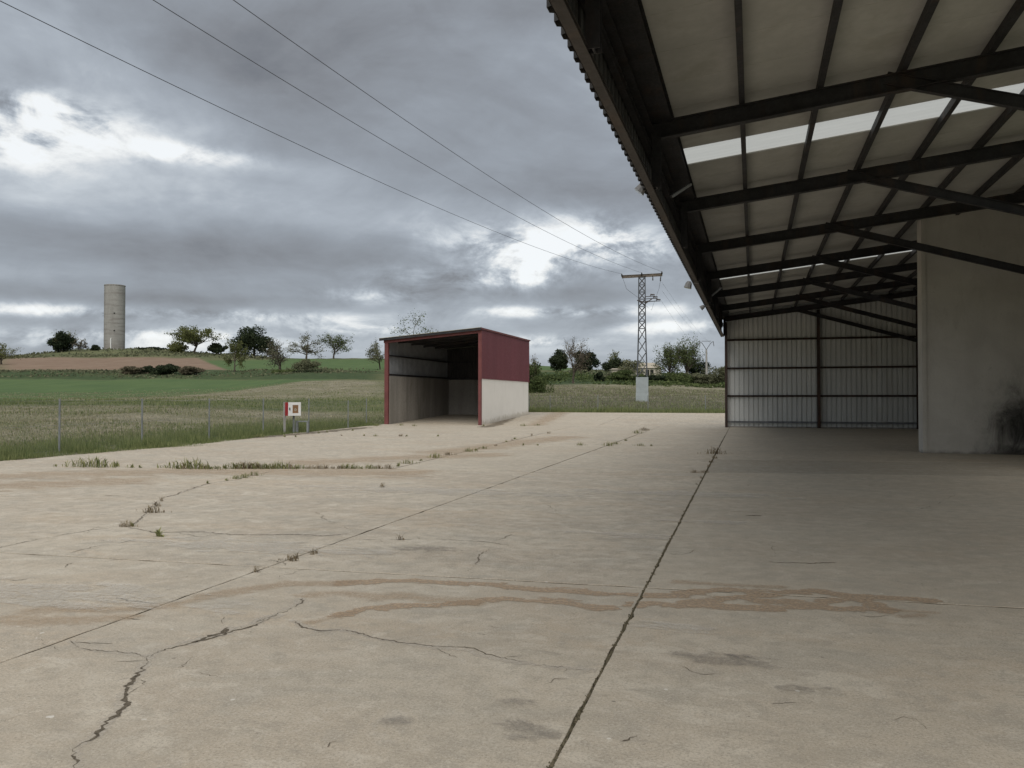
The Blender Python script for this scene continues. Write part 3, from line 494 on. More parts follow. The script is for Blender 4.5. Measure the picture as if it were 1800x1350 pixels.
# eave fascia: corrugated sheets outside, rails inside
fs = None
for k in range(41):
    if fs is None: fs = mk('fascia_sheet', sheet((XE, Y0, 4.99), (0, 1, 0), (0, 0, 1), (-1, 0, 0), 1.1205, .280, .045, 1.22, rib=.45), M['fascia'], cn)
    else: inst(fs, cn, (0, 1.1205 * k, 0))
mk('fascia_rail', extr(chan(.115, .07), (XE + .065, Y0, 5.03), (XE + .065, Y1, 5.03)), M['steel_fascia'], cn, label='brown lower edge rail of the eave')
mk('fascia_rail', extr(chan(.09, .12), (XE + .06, Y0, 5.62), (XE + .06, Y1, 5.62)), M['steel'], cn)
mk('fascia_rail', extr(chan(.12, .18), (XE + .075, Y0, 6.02), (XE + .075, Y1, 6.02)), M['steel'], cn)
mk('dark_eave_channel', extr([(-.13, -.02), (.11, -.02), (.11, .16), (.10, .16), (.10, 0), (-.12, 0), (-.12, .16), (-.13, .16)], (XE + .16, Y0, 6.10), (XE + .16, Y1, 6.10)), M['steel'], cn)  # added channel that makes the roof strip behind the fascia read dark
for y in (17.0, 33.6): mk('bracket', extr(rect(.07, .05), (-1.56, y - .35, 5.62), (-1.22, y + .25, 6.0)), M['lamp'], cn, label='short pale bracket between eave rail and purlin')
# end wall of galvanised sheets with girts
s0 = None
for k in range(10):
    xa = -1.42 + .995 * k
    mk('wall_sheet', sheet((xa, Y1 + .02, .07), (1, 0, 0), (0, 0, 1), (0, 1, 0), .995, .249, .06, RZ(xa) + .10, RZ(xa + .995) + .10, rib=.24), M['galv'], cn)
for z in (.30, 1.72, 3.24, 4.80): mk('girt', extr(chan(.07, .10), (-1.4, Y1 - .055, z), (XM, Y1 - .055, z)), M['girt'] if z > .5 else M['galv_dull'], cn)
for x, w in ((-1.43, .13), (3.36, .16), (8.2, .16)): mk('column', extr(ibeam(w, w, .01, .012), (x, Y1 - .13, 0), (x, Y1 - .13, RZ(x) - .30), (0, 1, 0)), M['girt'], cn)
mk('wall_kerb', box(-1.5, XM, Y1 - .01, Y1 + .12, -.02, .068), M['precast'], cn)
for y in RY[:4]: mk('column', extr(ibeam(.18, .18, .01, .012), (XM - .1, y, 0), (XM - .1, y, RZ(XM) - .30), (0, 1, 0)), M['steel'], cn)
mk('unseen_rear_wall', box(XM, XM + .25, 19.5, Y1 + .1, -.02, RZ(XM) + .16), M['wallmain'], cn)  # unseen wall, kept pale and cut short so more light reaches the floor
pw = mk('plaster_wall', join(([(4.84, 26.5, -.02), (XM, 26.5, -.02), (XM, 27.0, -.02), (4.84, 27.0, -.02), (4.84, 26.5, RZ(4.84) + .15), (XM, 26.5, RZ(XM) + .15), (XM, 27.0, RZ(XM) + .15), (4.84, 27.0, RZ(4.84) + .15)], box(0, 1, 0, 1, 0, 1)[1])), M['plaster'], cn, label='grey plastered wall with black soot at its foot')
mk('corner_pilaster', ([(x, y, z if z < 1 else RZ(4.7) + .15) for x, y, z in box(4.74, 4.85, 26.46, 27.1, -.02, 2)[0]], box(0, 1, 0, 1, 0, 1)[1]), M['plaster'], cn)

def floodlight(px, Y, z, label, s=1.0, tilt=.5):
    p = np.array([XE + .07, Y, z]); t = thing('floodlight', label, 'floodlight', p, 'floodlights along the canopy eave')
    mk('bracket', extr(rect(.03 * s, .015), p + (.10, 0, .02), p + (-.08 * s, 0, .04 * s)), M['lamp'], t)
    c = p + np.array([-.2 * s, 0, .0]); ax = np.array([-math.cos(tilt), 0, -math.sin(tilt)]); side = np.array([0, 1, 0]); up = np.cross(side, ax); V = []
    secs = [(-.10, .06, .05), (-.05, .11, .085), (.05, .13, .10), (.10, .14, .11)]
    for d, w, h in secs:
        for k in range(10):
            a = 2 * math.pi * k / 10; ca, sa = math.cos(a), math.sin(a); ca = math.copysign(abs(ca) ** .6, ca); sa = math.copysign(abs(sa) ** .6, sa)
            V.append(c + s * (ax * d + side * w * ca + up * h * sa))
    F = [(i * 10 + k, i * 10 + (k + 1) % 10, i * 10 + 10 + (k + 1) % 10, i * 10 + 10 + k) for i in range(3) for k in range(10)] + [tuple(range(9, -1, -1))]
    mk('housing', (V, F), M['lamp'], t); mk('glass', (V[30:], [tuple(range(10))]), M['lampglass'], t)
floodlight(1127, 13.6, 5.06, 'nearest pale box floodlight on the outer eave edge', .8, .9)
floodlight(1212, 24.4, 4.90, 'larger grey floodlight hanging under the middle of the eave', 1.0, 1.3)
floodlight(1234, 30.6, 4.90, 'small far floodlight low on the eave near the pylon', .8, .6)

# ------------------------------------------------------------------ red storage shed
sx0, sx1, sy0, sy1 = -21.75, -15.5, 46.44, 57.2
sh = thing('storage_shed', 'open-fronted red corrugated shed with cream lower wall on the yard', 'shed', ((sx0 + sx1) / 2, sy0, 0))
HR, HL = 5.72, 5.22; RT = lambda x: HL + (HR - HL) * (x - sx0) / (sx1 - sx0); gy = lambda y: float(yard_z(0, y))
def prism(x0, x1, y0, y1, zt):   # wall whose foot follows the sloping yard
    V = [(x0, y0, gy(y0) - .03), (x1, y0, gy(y0) - .03), (x1, y1, gy(y1) - .03), (x0, y1, gy(y1) - .03)] + [(x0, y0, zt), (x1, y0, zt), (x1, y1, zt), (x0, y1, zt)]
    return V, box(0, 1, 0, 1, 0, 1)[1]
mk('lower_wall', prism(sx1 - .17, sx1, sy0 + .19, sy1, 2.80), M['cream'], sh, label='smooth cream rendered wall below the red sheets')
ins_ = mk('lower_wall', prism(sx0 + .05, sx0 + .22, sy0 + .19, sy1, 2.98), M['precast'], sh)
for k in range(3):
    a = sx0 + .222 + k * 2.0; mk('rear_wall_panel', prism(a + .006, min(a + 1.994, sx1 - .172), sy1 - .2, sy1 - .02, 2.95 - .01 * k), M['precast'], sh)
n = 10; w = (sy1 - sy0) / n; f0 = None
for k in range(n):
    if f0 is None:
        f0 = mk('red_wall_sheet', sheet((sx1 + .012, sy0, 2.76), (0, 1, 0), (0, 0, 1), (1, 0, 0), w, .205, .05, HR - 2.76 + .02, rib=.42), M['red'], sh)
        i0 = mk('inner_wall_sheet', sheet((sx0 + .045, sy0 + .2, 2.97), (0, 1, 0), (0, 0, 1), (-1, 0, 0), w * .98, .215, .03, HL - 2.97 + .03, rib=.4), M['galv_dull'], sh)
    else: inst(f0, sh, (0, w * k, 0)); inst(i0, sh, (0, w * .98 * k, 0))
for k in range(6):
    xa = sx0 + .05 + k * 1.03; mk('rear_wall_sheet', sheet((xa, sy1 - .03, 2.9), (1, 0, 0), (0, 0, 1), (0, 1, 0), 1.03, .206, .03, RT(xa) - 2.9, RT(xa + 1.03) - 2.9, rib=.4), M['fascia'], sh)
for x, ww in ((sx0 + .12, .24), (sx1 - .085, .17)): mk('front_post', box(x - ww / 2, x + ww / 2, sy0, sy0 + .18, -.01, RT(x) - .20), M['redframe'], sh)
mk('front_beam', extr(rect(.18, .21), (sx0 - .05, sy0 + .08, RT(sx0 - .05) - .125), (sx1 + .01, sy0 + .08, RT(sx1) - .125)), M['redframe'], sh)
mk('corner_trim', box(sx1 + .0, sx1 + .05, sy0 - .03, sy0 - .002, 2.70, HR + .02), M['redframe'], sh)
mk('corner_trim', box(sx1 + .01, sx1 + .06, sy1 + .002, sy1 + .04, 2.70, HR + .02), M['redframe'], sh)
for x in (-18.2,): mk('inner_post', box(x - .07, x + .07, sy1 - .36, sy1 - .215, gy(sy1) - .02, RT(x) - .02), M['precast'], sh)
for y in (): mk('inner_post', box(sx0 + .225, sx0 + .36, y - .07, y + .07, gy(y) - .02, RT(sx0) - .02), M['precast'], sh)
for z in (3.02, 4.2):
    mk('girt', box(sx0 + .11, sx0 + .19, sy0 + .2, sy1 - .05, z, z + .09), M['steel'], sh); mk('girt', box(sx0 + .2, sx1 - .03, sy1 - .13, sy1 - .05, z + .005, z + .08), M['steel'], sh); mk('girt', box(sx1 - .09, sx1 - .02, sy0 + .2, sy1 - .15, z - .1, z - .01), M['steel'], sh)
for y in (48.4, 50.5, 52.6, 54.7): mk('roof_purlin', extr(rect(.07, .13), (sx0 + .05, y, RT(sx0) - .08), (sx1 - .05, y, RT(sx1) - .08)), M['steel'], sh)
def roofsheet(y0, y1):
    V = []
    for x in (sx0 - .28, sx1 + .06):
        for y in (y0, y1):
            for dz in (0, .05): V.append((x, y, RT(x) + .012 + dz + (0 if dz == 0 else 0)))
    return V, [(0, 1, 3, 2), (4, 6, 7, 5), (0, 4, 5, 1), (2, 3, 7, 6), (1, 5, 7, 3), (0, 2, 6, 4)]
r0 = mk('roof_sheet', roofsheet(sy0 - .15, sy0 + .98), M['fascia'], sh)
for k in range(1, 10): inst(r0, sh, (0, 1.134 * k, 0))
mk('verge_trim', extr(rect(.02, .13), (sx0 - .28, sy0 - .165, RT(sx0 - .28) - .02), (sx1 + .07, sy0 - .165, RT(sx1 + .07) - .02)), M['steel'], sh)
mk('verge_cap', extr(rect(.10, .022), (sx0 - .29, sy0 - .15, RT(sx0 - .29) + .076), (sx1 + .07, sy0 - .15, RT(sx1 + .07) + .076)), M['rooftop'], sh)
mk('eave_flashing', box(sx1 + .065, sx1 + .10, sy0 - .15, sy1 + .06, HR - .04, HR + .068), M['redframe'], sh)

# ------------------------------------------------------------------ fire hose cabinet, steel stand
hc = thing('fire_hose_cabinet', 'red fire hose cabinet with white door on two legs by the fence', 'hose cabinet', (-20.25, 33.6, 0))
hc.rotation_euler = (0, 0, math.radians(64)); ROOT[hc.name] = np.zeros(3)          # its parts are built in its own turned frame
mk('body', box(-.325, .325, .003, .25, .80, 1.41), M['redbox'], hc)
wx0, wx1, wz0, wz1 = -.11, .20, .91, 1.29
dr = mk('door', join(box(-.325, wx0, -.03, 0, .795, 1.415), box(wx1, .33, -.03, 0, .795, 1.415), box(wx0, wx1, -.03, 0, .795, wz0), box(wx0, wx1, -.03, 0, wz1, 1.415)), M['white'], hc)
mk('window', box(wx0, wx1, -.018, -.005, wz0, wz1), M['glassbrown'], dr)
cx, cz = (wx0 + wx1) / 2, (wz0 + wz1) / 2 - .03
V = [(cx + r * math.cos(a), -.021, cz + r * math.sin(a)) for r in (.03, .06) for a in np.linspace(0, 2 * math.pi, 16, endpoint=False)]
mk('hose_symbol', (V, [(k, (k + 1) % 16, 16 + (k + 1) % 16, 16 + k) for k in range(16)]), M['rooftop'], dr)
mk('latch', box(-.285, -.245, -.055, -.03, 1.05, 1.17), M['black'], dr)
mk('leg', box(-.36, -.28, .26, .34, -.02, 1.43), M['polecon'], hc); mk('leg', box(.02, .09, .10, .16, -.02, .80), M['post'], hc)
st = thing('steel_stand', 'low grey steel stand beside the fire hose cabinet', 'stand', (-20.0, 33.9, 0))
for x in (-20.28, -19.72): mk('leg', box(x - .045, x + .045, 33.85, 33.93, -.02, .50), M['post'], st)
mk('crossbar', box(-20.33, -19.66, 33.84, 33.94, .503, .56), M['post'], st); mk('side_plate', box(-20.40, -20.27, 33.95, 34.0, -.02, .5), M['galv_dull'], st)

# ------------------------------------------------------------------ fences
def fence(posts, label, hgt, base):
    f = thing('wire_fence', label, 'fence', base); tops = []
    for x, y in posts:
        z = tz(x, y); mk('post', tube([(x, y, z - .1), (x, y, z + hgt)], .028, 8), M['post'], f); tops.append((x, y, z))
    for zz in (.12, .85, hgt - .06): mk('wire', tube([(x, y, z + zz) for x, y, z in tops], .0025, 4), M['post'], f)
    V, F = [], []
    for a, b in zip(tops[:-1], tops[1:]):
        a, b = np.array(a), np.array(b); L = np.linalg.norm(b - a); u = (b - a) / L; h = hgt - .15
        nn = int((L + h) / .12)
        for k in range(nn):
            for sgn in (1, -1):
                s0 = k * .12 - h; s1 = s0 + h; t0, t1 = max(0, s0), min(L, s1)
                if t1 - t0 < .03: continue
                za, zb = (t0 - s0, t1 - s0) if sgn > 0 else (h - (t0 - s0), h - (t1 - s0))
                p, q = a + u * t0 + (0, 0, .1 + za), a + u * t1 + (0, 0, .1 + zb); i = len(V); e = np.array([0, 0, .0022])
                V += [p - e, q - e, q + e, p + e]; F.append((i, i + 1, i + 2, i + 3))
    mk('wire_mesh', (V, F), M['post'], f, kind='stuff')
fp = [(-17.9, 11.2), (-18.6, 15.2)] + [(atY(px, 700, 19.3 + 4.15 * k)[0], 19.3 + 4.15 * k) for k, px in enumerate((105, 250, 368, 463, 543, 612))] + [(-21.95, 44.4)]
fence(fp, 'thin wire fence on galvanised posts along the left verge of the yard', 1.62, (-20, 25, 0))
fence([(atY(px, 700, 61.2)[0], 61.2) for px in (930, 967, 1051, 1139, 1240, 1330)], 'thin wire fence across the back edge of the yard beyond the shed', 1.3, (-8, 61.2, .5))

# ------------------------------------------------------------------ pylon, pole and lines
PD = 88.0; pb = atD(1129, 715, PD); pX, pY, pZ = pb[0], pb[1], pb[2] - .05
py_ = thing('lattice_pylon', 'steel lattice power pylon with wide crossarm and grey plated foot', 'pylon', (pX, pY, pZ))
rd = math.radians(6); RX = np.array([math.cos(rd), math.sin(rd), 0]); RYv = np.array([-math.sin(rd), math.cos(rd), 0])
PT_ = lambda a, b, z: np.array([pX, pY, pZ]) + RX * a + RYv * b + np.array([0, 0, z])
hw_ = lambda z: np.interp(z, [0, 3.2, 7.5, 14.0], [.62, .50, .37, .33])
for sa, sb in ((-1, -1), (1, -1), (1, 1), (-1, 1)):
    mk('leg', join(extr(rect(.085, .085), PT_(sa * hw_(0), sb * hw_(0), -.2), PT_(sa * hw_(8.4), sb * hw_(8.4), 8.4)), extr(rect(.07, .07), PT_(sa * hw_(8.4), sb * hw_(8.4), 8.4), PT_(sa * hw_(14), sb * hw_(14), 14.0))), M['pylon'], py_)
lv = list(np.linspace(3.3, 8.4, 5)) + list(np.linspace(8.4, 13.9, 8))[1:]
cor = [(-1, -1), (1, -1), (1, 1), (-1, 1)]
for i, (za, zb) in enumerate(zip(lv[:-1], lv[1:])):
    for c in range(4):
        (a0, b0), (a1, b1) = cor[c], cor[(c + 1) % 4]; ha, hb = hw_(za), hw_(zb)
        mk('lattice_bar', extr(rect(.06, .06), PT_(a0 * ha, b0 * ha, za), PT_(a1 * hb, b1 * hb, zb)), M['pylon'], py_); mk('lattice_bar', extr(rect(.06, .06), PT_(a1 * ha, b1 * ha, za), PT_(a0 * hb, b0 * hb, zb)), M['pylon'], py_)
        if zb > 8.3: mk('lattice_bar', extr(rect(.05, .05), PT_(a0 * hb, b0 * hb, zb), PT_(a1 * hb, b1 * hb, zb)), M['pylon'], py_)
pl = [(-.66, .66, -.66, -.6), (-.66, .66, .6, .66), (-.66, -.6, -.6, .6), (.6, .66, -.6, .6)]
for a0, a1, b0, b1 in pl:
    for z0, z1_ in ((.0, 1.6), (1.615, 3.2)):
        s = .97 if z0 > 1 else 1.0
        mk('base_plate', ([PT_(a * s, b * s, z) for a, b, z in box(a0, a1, b0, b1, z0, z1_)[0]], box(0, 1, 0, 1, 0, 1)[1]), M['plate'], py_)
mk('crossarm', join(extr(chan(.16, .20), PT_(-2.15, -.4, 14.0), PT_(2.15, -.4, 14.12)), extr(chan(.16, .20), PT_(-2.15, .4, 14.0), PT_(2.15, .4, 14.12)), *[extr(rect(.08, .08), PT_(a, -.4, 14.06), PT_(a, .4, 14.06)) for a in (-2.1, -1.1, 0, 1.1, 2.1)]), M['arm'], py_)
ends = []
for a in (-2.1, 0, 2.1):
    zt = 14.06 + .03 * a; top = PT_(a, -.42, zt + .12)
    mk('insulator', tube([PT_(a, -.42, zt + .02), PT_(a, -.60, zt + .10), PT_(a, -.95, zt + .18)], [.09, .085, .05], 8), M['insul'], py_); ends.append(PT_(a, -.97, zt + .18))
for a, z in ((1.15, 13.5), (1.95, 13.4)): mk('insulator', tube([PT_(a, -.2, 14.0), PT_(a, -.2, z + .3), PT_(a, -.2, z)], [.02, .05, .07], 8), M['insul'], py_)
for k, (a, z) in enumerate(((1.35, 11.75), (1.65, 11.55), (1.95, 11.3))):
    mk('switch_arm', extr(rect(.07, .07), PT_(.3, -.45 + .35 * k, z + .0), PT_(a, -.45 + .35 * k, z + .05)), M['insul'], py_)
    mk('insulator', tube([PT_(a - .45, -.45 + .35 * k, z + .06), PT_(a - .45, -.45 + .35 * k, z + .22), PT_(a, -.45 + .35 * k, z + .20)], [.06, .09, .06], 7), M['insul'], py_)
mk('switch_gear', join(*[extr(rect(.10, .10), PT_(-.5 + .3 * k, -.5, 11.4 - .12 * k), PT_(.3 + .25 * k, -.45, 10.9 + .2 * k)) for k in range(4)]), M['insul'], py_)
for s_ in (-1, 1): mk('jumper_cable', tube([PT_(s_ * 2.05, -.5, 13.9), PT_(s_ * 1.8, -.5, 12.6), PT_(1.0, -.5, 10.0 + .3 * s_), PT_(.4, -.5, 10.8)] if s_ > 0 else [PT_(-2.05, -.5, 13.9), PT_(-1.6, -.5, 12.6), PT_(-.3, -.5, 11.6)], .015, 4), M['cable'], py_)
WP = [[(0, 4), (223, 111), (451, 218), (674, 321), (897, 417), (1000, 457)], [(275, 0), (482, 135), (684, 254), (897, 372), (1040, 446)], [(407, 0), (570, 111), (736, 228), (897, 332), (1100, 452)]]
for e, pts, nm in zip(ends, WP, ('lowest of the three overhead wires, reaching the left picture corner', 'middle one of the three overhead wires crossing the clouds', 'highest of the three overhead wires, landing on the right arm end')):
    D = Rv * -24.4 + np.array([Fv[0], Fv[1], 0]) / math.hypot(Fv[0], Fv[1]) * -66.0; D /= np.linalg.norm(D); nrm = np.array([-D[1], D[0], 0]); ts, zs = [0.0], [e[2]]
    for p in pts:
        r = ray(*p); k = ((e - CAM) @ nrm) / (r @ nrm); q = CAM + r * k; ts.append((q - e) @ D); zs.append(q[2])
    cf = np.polyfit(ts, zs, 2, w=[8] + [1] * len(pts)); tt = np.linspace(0, 150, 120); tt[0] = 0
    P = np.stack([e[0] + D[0] * tt, e[1] + D[1] * tt, np.polyval(cf, tt)], 1); P[0] = e
    tag(mk('power_line', tube(P, .0115, 5), M['cable']), nm, 'power line', 'overhead wires from the pylon')
qb = atD(1242, 681, 180); qz = tz(qb[0], qb[1]); qh = 14.3 - qz
pp = thing('utility_pole', 'distant concrete pole with forked top right of the pylon', 'utility pole', (qb[0], qb[1], qz))
mk('pole', tube([(qb[0], qb[1], qz - .3), (qb[0], qb[1], qz + qh * .78)], [.30, .17], 8), M['polecon'], pp)
for s_ in (-1, 1): mk('arm', tube([(qb[0], qb[1], qz + qh * .78), (qb[0] + s_ * .9, qb[1] + s_ * .2, qz + qh * .93), (qb[0] + s_ * 1.45, qb[1] + .3 * s_, qz + qh * .97)], .07, 6), M['pylon'], pp); mk('insulator', tube([(qb[0] + s_ * 1.45, qb[1] + .3 * s_, qz + qh * .97), (qb[0] + s_ * 1.6, qb[1] + .3 * s_, qz + qh * .86)], .07, 6), M['insul'], pp)
mk('crossarm', extr(rect(.10, .10), (qb[0] - 1.0, qb[1] - .2, qz + qh * .975), (qb[0] + 1.0, qb[1] + .2, qz + qh * .975)), M['pylon'], pp)
for k, s_ in enumerate((-1.6, 0, 1.6)):
    a, b = PT_(2.1 if k else 1.9, .5 + .1 * k, 11.6 + .9 * k), np.array([qb[0] + s_, qb[1] + .1 * s_, qz + qh * (.87 if s_ else 1.0)]); tt = np.linspace(0, 1, 24)[:, None]; P = a + (b - a) * tt; P[:, 2] -= 6 * (tt * (1 - tt))[:, 0] * .5
    tag(mk('power_line', tube(P, .009, 4), M['cable']), ('highest', 'middle', 'lowest')[2 - k] + ' thin wire running from the pylon to the distant forked pole', 'power line', 'thin wires between pylon and far pole')

# ------------------------------------------------------------------ water tower and far buildings
tc = atD(201, 614, 330); tzz = tz(tc[0], tc[1]) - .6; trd = 17.0 / FPX * 330; tht = EYE + (700 - 503) / FPX * 330 - tzz
tw = thing('concrete_tower', 'tall round grey concrete tower on the hilltop', 'tower', (tc[0], tc[1], tzz))
N = 48; rings = 14; RH = np.concatenate([[0], np.cumsum(np.random.default_rng(3).uniform(.6, 1.4, rings))]); RH *= tht / RH[-1]
for k in range(rings):
    z0, z1_ = tzz + RH[k], tzz + RH[k + 1] - .05; V = []
    rr = trd * (1 - .004 * (k % 2))
    for z, r in ((z0, rr * .992), (z0 + .12, rr), (z1_ - .02, rr), (z1_ + .04, rr * .992)): V += [(tc[0] + r * math.cos(2 * math.pi * i / N), tc[1] + r * math.sin(2 * math.pi * i / N), z) for i in range(N)]
    mk('shaft_ring', (V, [(j * N + i, j * N + (i + 1) % N, j * N + N + (i + 1) % N, j * N + N + i) for j in range(3) for i in range(N)]), M['tower'], tw)
V = [(tc[0] + r * math.cos(2 * math.pi * i / N), tc[1] + r * math.sin(2 * math.pi * i / N), tzz + z) for r, z in ((trd * 1.0, tht), (trd * 1.02, tht + .02), (trd * 1.02, tht + .35), (trd * .93, tht + .38), (trd * .93, tht - 1)) for i in range(N)]
mk('rim', (V, [(j * N + i, j * N + (i + 1) % N, j * N + N + (i + 1) % N, j * N + N + i) for j in range(4) for i in range(N)] + [tuple(4 * N + i for i in range(N))]), M['precast'], tw)
def on_tower(px, z, out=.08):
    u = (px - 201) / 17.0; tocam = -np.array([tc[0], tc[1], 0]); tocam /= np.linalg.norm(tocam); rt = np.array([-tocam[1], tocam[0], 0]); rt = rt if rt @ Rv > 0 else -rt
    n_ = rt * u + tocam * math.sqrt(max(0, 1 - u * u)); return np.array([tc[0], tc[1], z]) + n_ * (trd + out)
mk('downpipe', tube([on_tower(195.5, tzz + .3, .15), on_tower(195.5, tzz + 4.6, .15), on_tower(196.5, tzz + 5.0, .1)], .22, 8), M['white'], tw, label='white pipe up the lower shaft')
mk('ladder', join(extr(rect(.25, .25), on_tower(217.6, tzz + .5, .12), on_tower(217.6, tzz + tht - .2, .12)), extr(rect(.12, .12), on_tower(216.2, tzz + .5, .2), on_tower(216.2, tzz + tht - .2, .2))), M['steel'], tw)
for z in (7.9, 14.8): mk('port', tube([on_tower(200.5, tzz + z, -.1), on_tower(200.5, tzz + z, .12)], .28, 8), M['painted_hollow'], tw)
mk('antenna', join(extr(rect(.12, .12), on_tower(184.2, tzz + 16.3, .5), on_tower(184.2, tzz + 13.6, .5)), extr(rect(.1, .1), on_tower(184.2, tzz + 13.8, -.1), on_tower(184.2, tzz + 13.8, .6)), extr(rect(.1, .1), on_tower(184.2, tzz + 14.9, -.1), on_tower(184.2, tzz + 14.9, .6))), M['steel'], tw)

def house(px, D, wpx, ytop, yeave, label, name='farmhouse', dark=True, cat='house'):
    c = atD(px, yeave, D); z0 = tz(c[0], c[1]) - .3; w = wpx / FPX * D; ze = EYE + (700 - yeave) / FPX * D; zr = EYE + (700 - ytop) / FPX * D
    ff = np.array([Fv[0], Fv[1], 0]); ff /= np.linalg.norm(ff); h = thing(name, label, cat, (c[0], c[1], z0)); dd = 5.0
    T_ = lambda a, b, z: np.array([c[0], c[1], 0]) + Rv * a + ff * b + np.array([0, 0, z])
    mk('wall', ([T_(a, b, z) for a, b, z in box(-w / 2, w / 2, 0, dd, z0, ze)[0]], box(0, 1, 0, 1, 0, 1)[1]), M['render'], h)
    o_ = .4; V = [T_(-w / 2 - o_, -o_, ze), T_(w / 2 + o_, -o_, ze), T_(w / 2 + o_, dd + o_, ze), T_(-w / 2 - o_, dd + o_, ze), T_(-w * .28, dd / 2, zr), T_(w * .28, dd / 2, zr)]
    mk('roof', (V, [(0, 1, 5, 4), (2, 3, 4, 5), (1, 2, 5), (3, 0, 4), (3, 2, 1, 0)]), M['tileroof'], h)
    if dark:
        mk('doorway', ([T_(a, b, z) for a, b, z in box(-w * .12, w * .20, -.05, .03, z0, ze - .5)[0]], box(0, 1, 0, 1, 0, 1)[1]), M['painted_hollow'], h)  # solid near-black box paints the shade of an open door
        mk('door_post', ([T_(a, b, z) for a, b, z in box(w * .03, w * .06, -.14, -.06, z0, ze - .5)[0]], box(0, 1, 0, 1, 0, 1)[1]), M['render'], h)
house(1140, 230, 44, 637, 647, 'pale farmhouse with dark doorway behind the pylon and trees')
house(1084, 215, 18, 647.0, 649.5, 'low white-roofed outbuilding among trees left of the pylon', 'outbuilding', False, 'outbuilding')
house(303, 318, 9, 605, 606, 'tiny pale hut on the hill beside the olive tree', 'hut', True, 'hut')

# ------------------------------------------------------------------ trees and bushes
def leaves(C, size, rng):
    n = len(C); a = rng.normal(size=(n, 3)); a /= np.linalg.norm(a, axis=1)[:, None]; b = np.cross(a, rng.normal(size=(n, 3))); b /= np.linalg.norm(b, axis=1)[:, None] + 1e-9
    s = size * rng.uniform(.5, 1.3, (n, 1)); V = np.stack([C - a * s, C + b * s * .55, C + a * s, C - b * s * .55], 1).reshape(-1, 3)
    return V, np.arange(4 * n).reshape(n, 4)
def grow(rng, kind):
    segs, tips = [], []
    def br(p, d, L, r, lv):
        k = 4; pts = [p]; q = p.copy()
        for i in range(k):
            d = d + rng.normal(0, .16 if lv else .06, 3) + np.array([0, 0, .05 if lv else .03]); d /= np.linalg.norm(d); q = q + d * L / k; pts.append(q.copy())
        segs.append((np.array(pts), np.linspace(r, r * .45, k + 1), 5 if lv < 2 else 3)); 
        if lv >= 3: tips.extend(pts[1:]); return
        if lv == 2: tips.extend(pts[2:])
        nb = (7, 4, 4)[lv] + (kind == 'bare')
        for j in range(nb):
            t = rng.uniform(.30, 1) if j else 1.0; i = min(int(t * k), k - 1); b = pts[i] + (pts[i + 1] - pts[i]) * (t * k - i)
            ang = rng.uniform(0, 2 * math.pi); sp = rng.uniform(.5, 1.05) if j else .25; u = np.cross(d, [math.cos(ang), math.sin(ang), .3]); u /= np.linalg.norm(u) + 1e-9
            br(b, d * math.cos(sp) + u * math.sin(sp), L * rng.uniform(.6, .9), r * .5, lv + 1)
    for st_ in range(2 if kind == 'multi' else 1):
        a = rng.uniform(0, 6.28); br(np.zeros(3), np.array([.25 * math.cos(a) * (kind == 'multi'), .25 * math.sin(a) * (kind == 'multi'), 1.0]), .34, .035, 0)
    return segs, np.array(tips)
def clumpy(rng, n, nclump, low=0.0):
    cs = []
    while len(cs) < nclump:
        p = rng.uniform(-1, 1, 3)
        if .25 < np.linalg.norm(p) < .85: cs.append(p)
    cs = np.array(cs); i = rng.integers(0, nclump, n); d = rng.normal(size=(n, 3)); d /= np.linalg.norm(d, axis=1)[:, None]; r = rng.uniform(.25, .5, nclump)[i]
    P = cs[i] + d * (r * rng.uniform(.45, 1.05, n))[:, None]; return P * .5 * np.array([1, 1, 1]) + np.array([0, 0, .5])
SEED = [0]
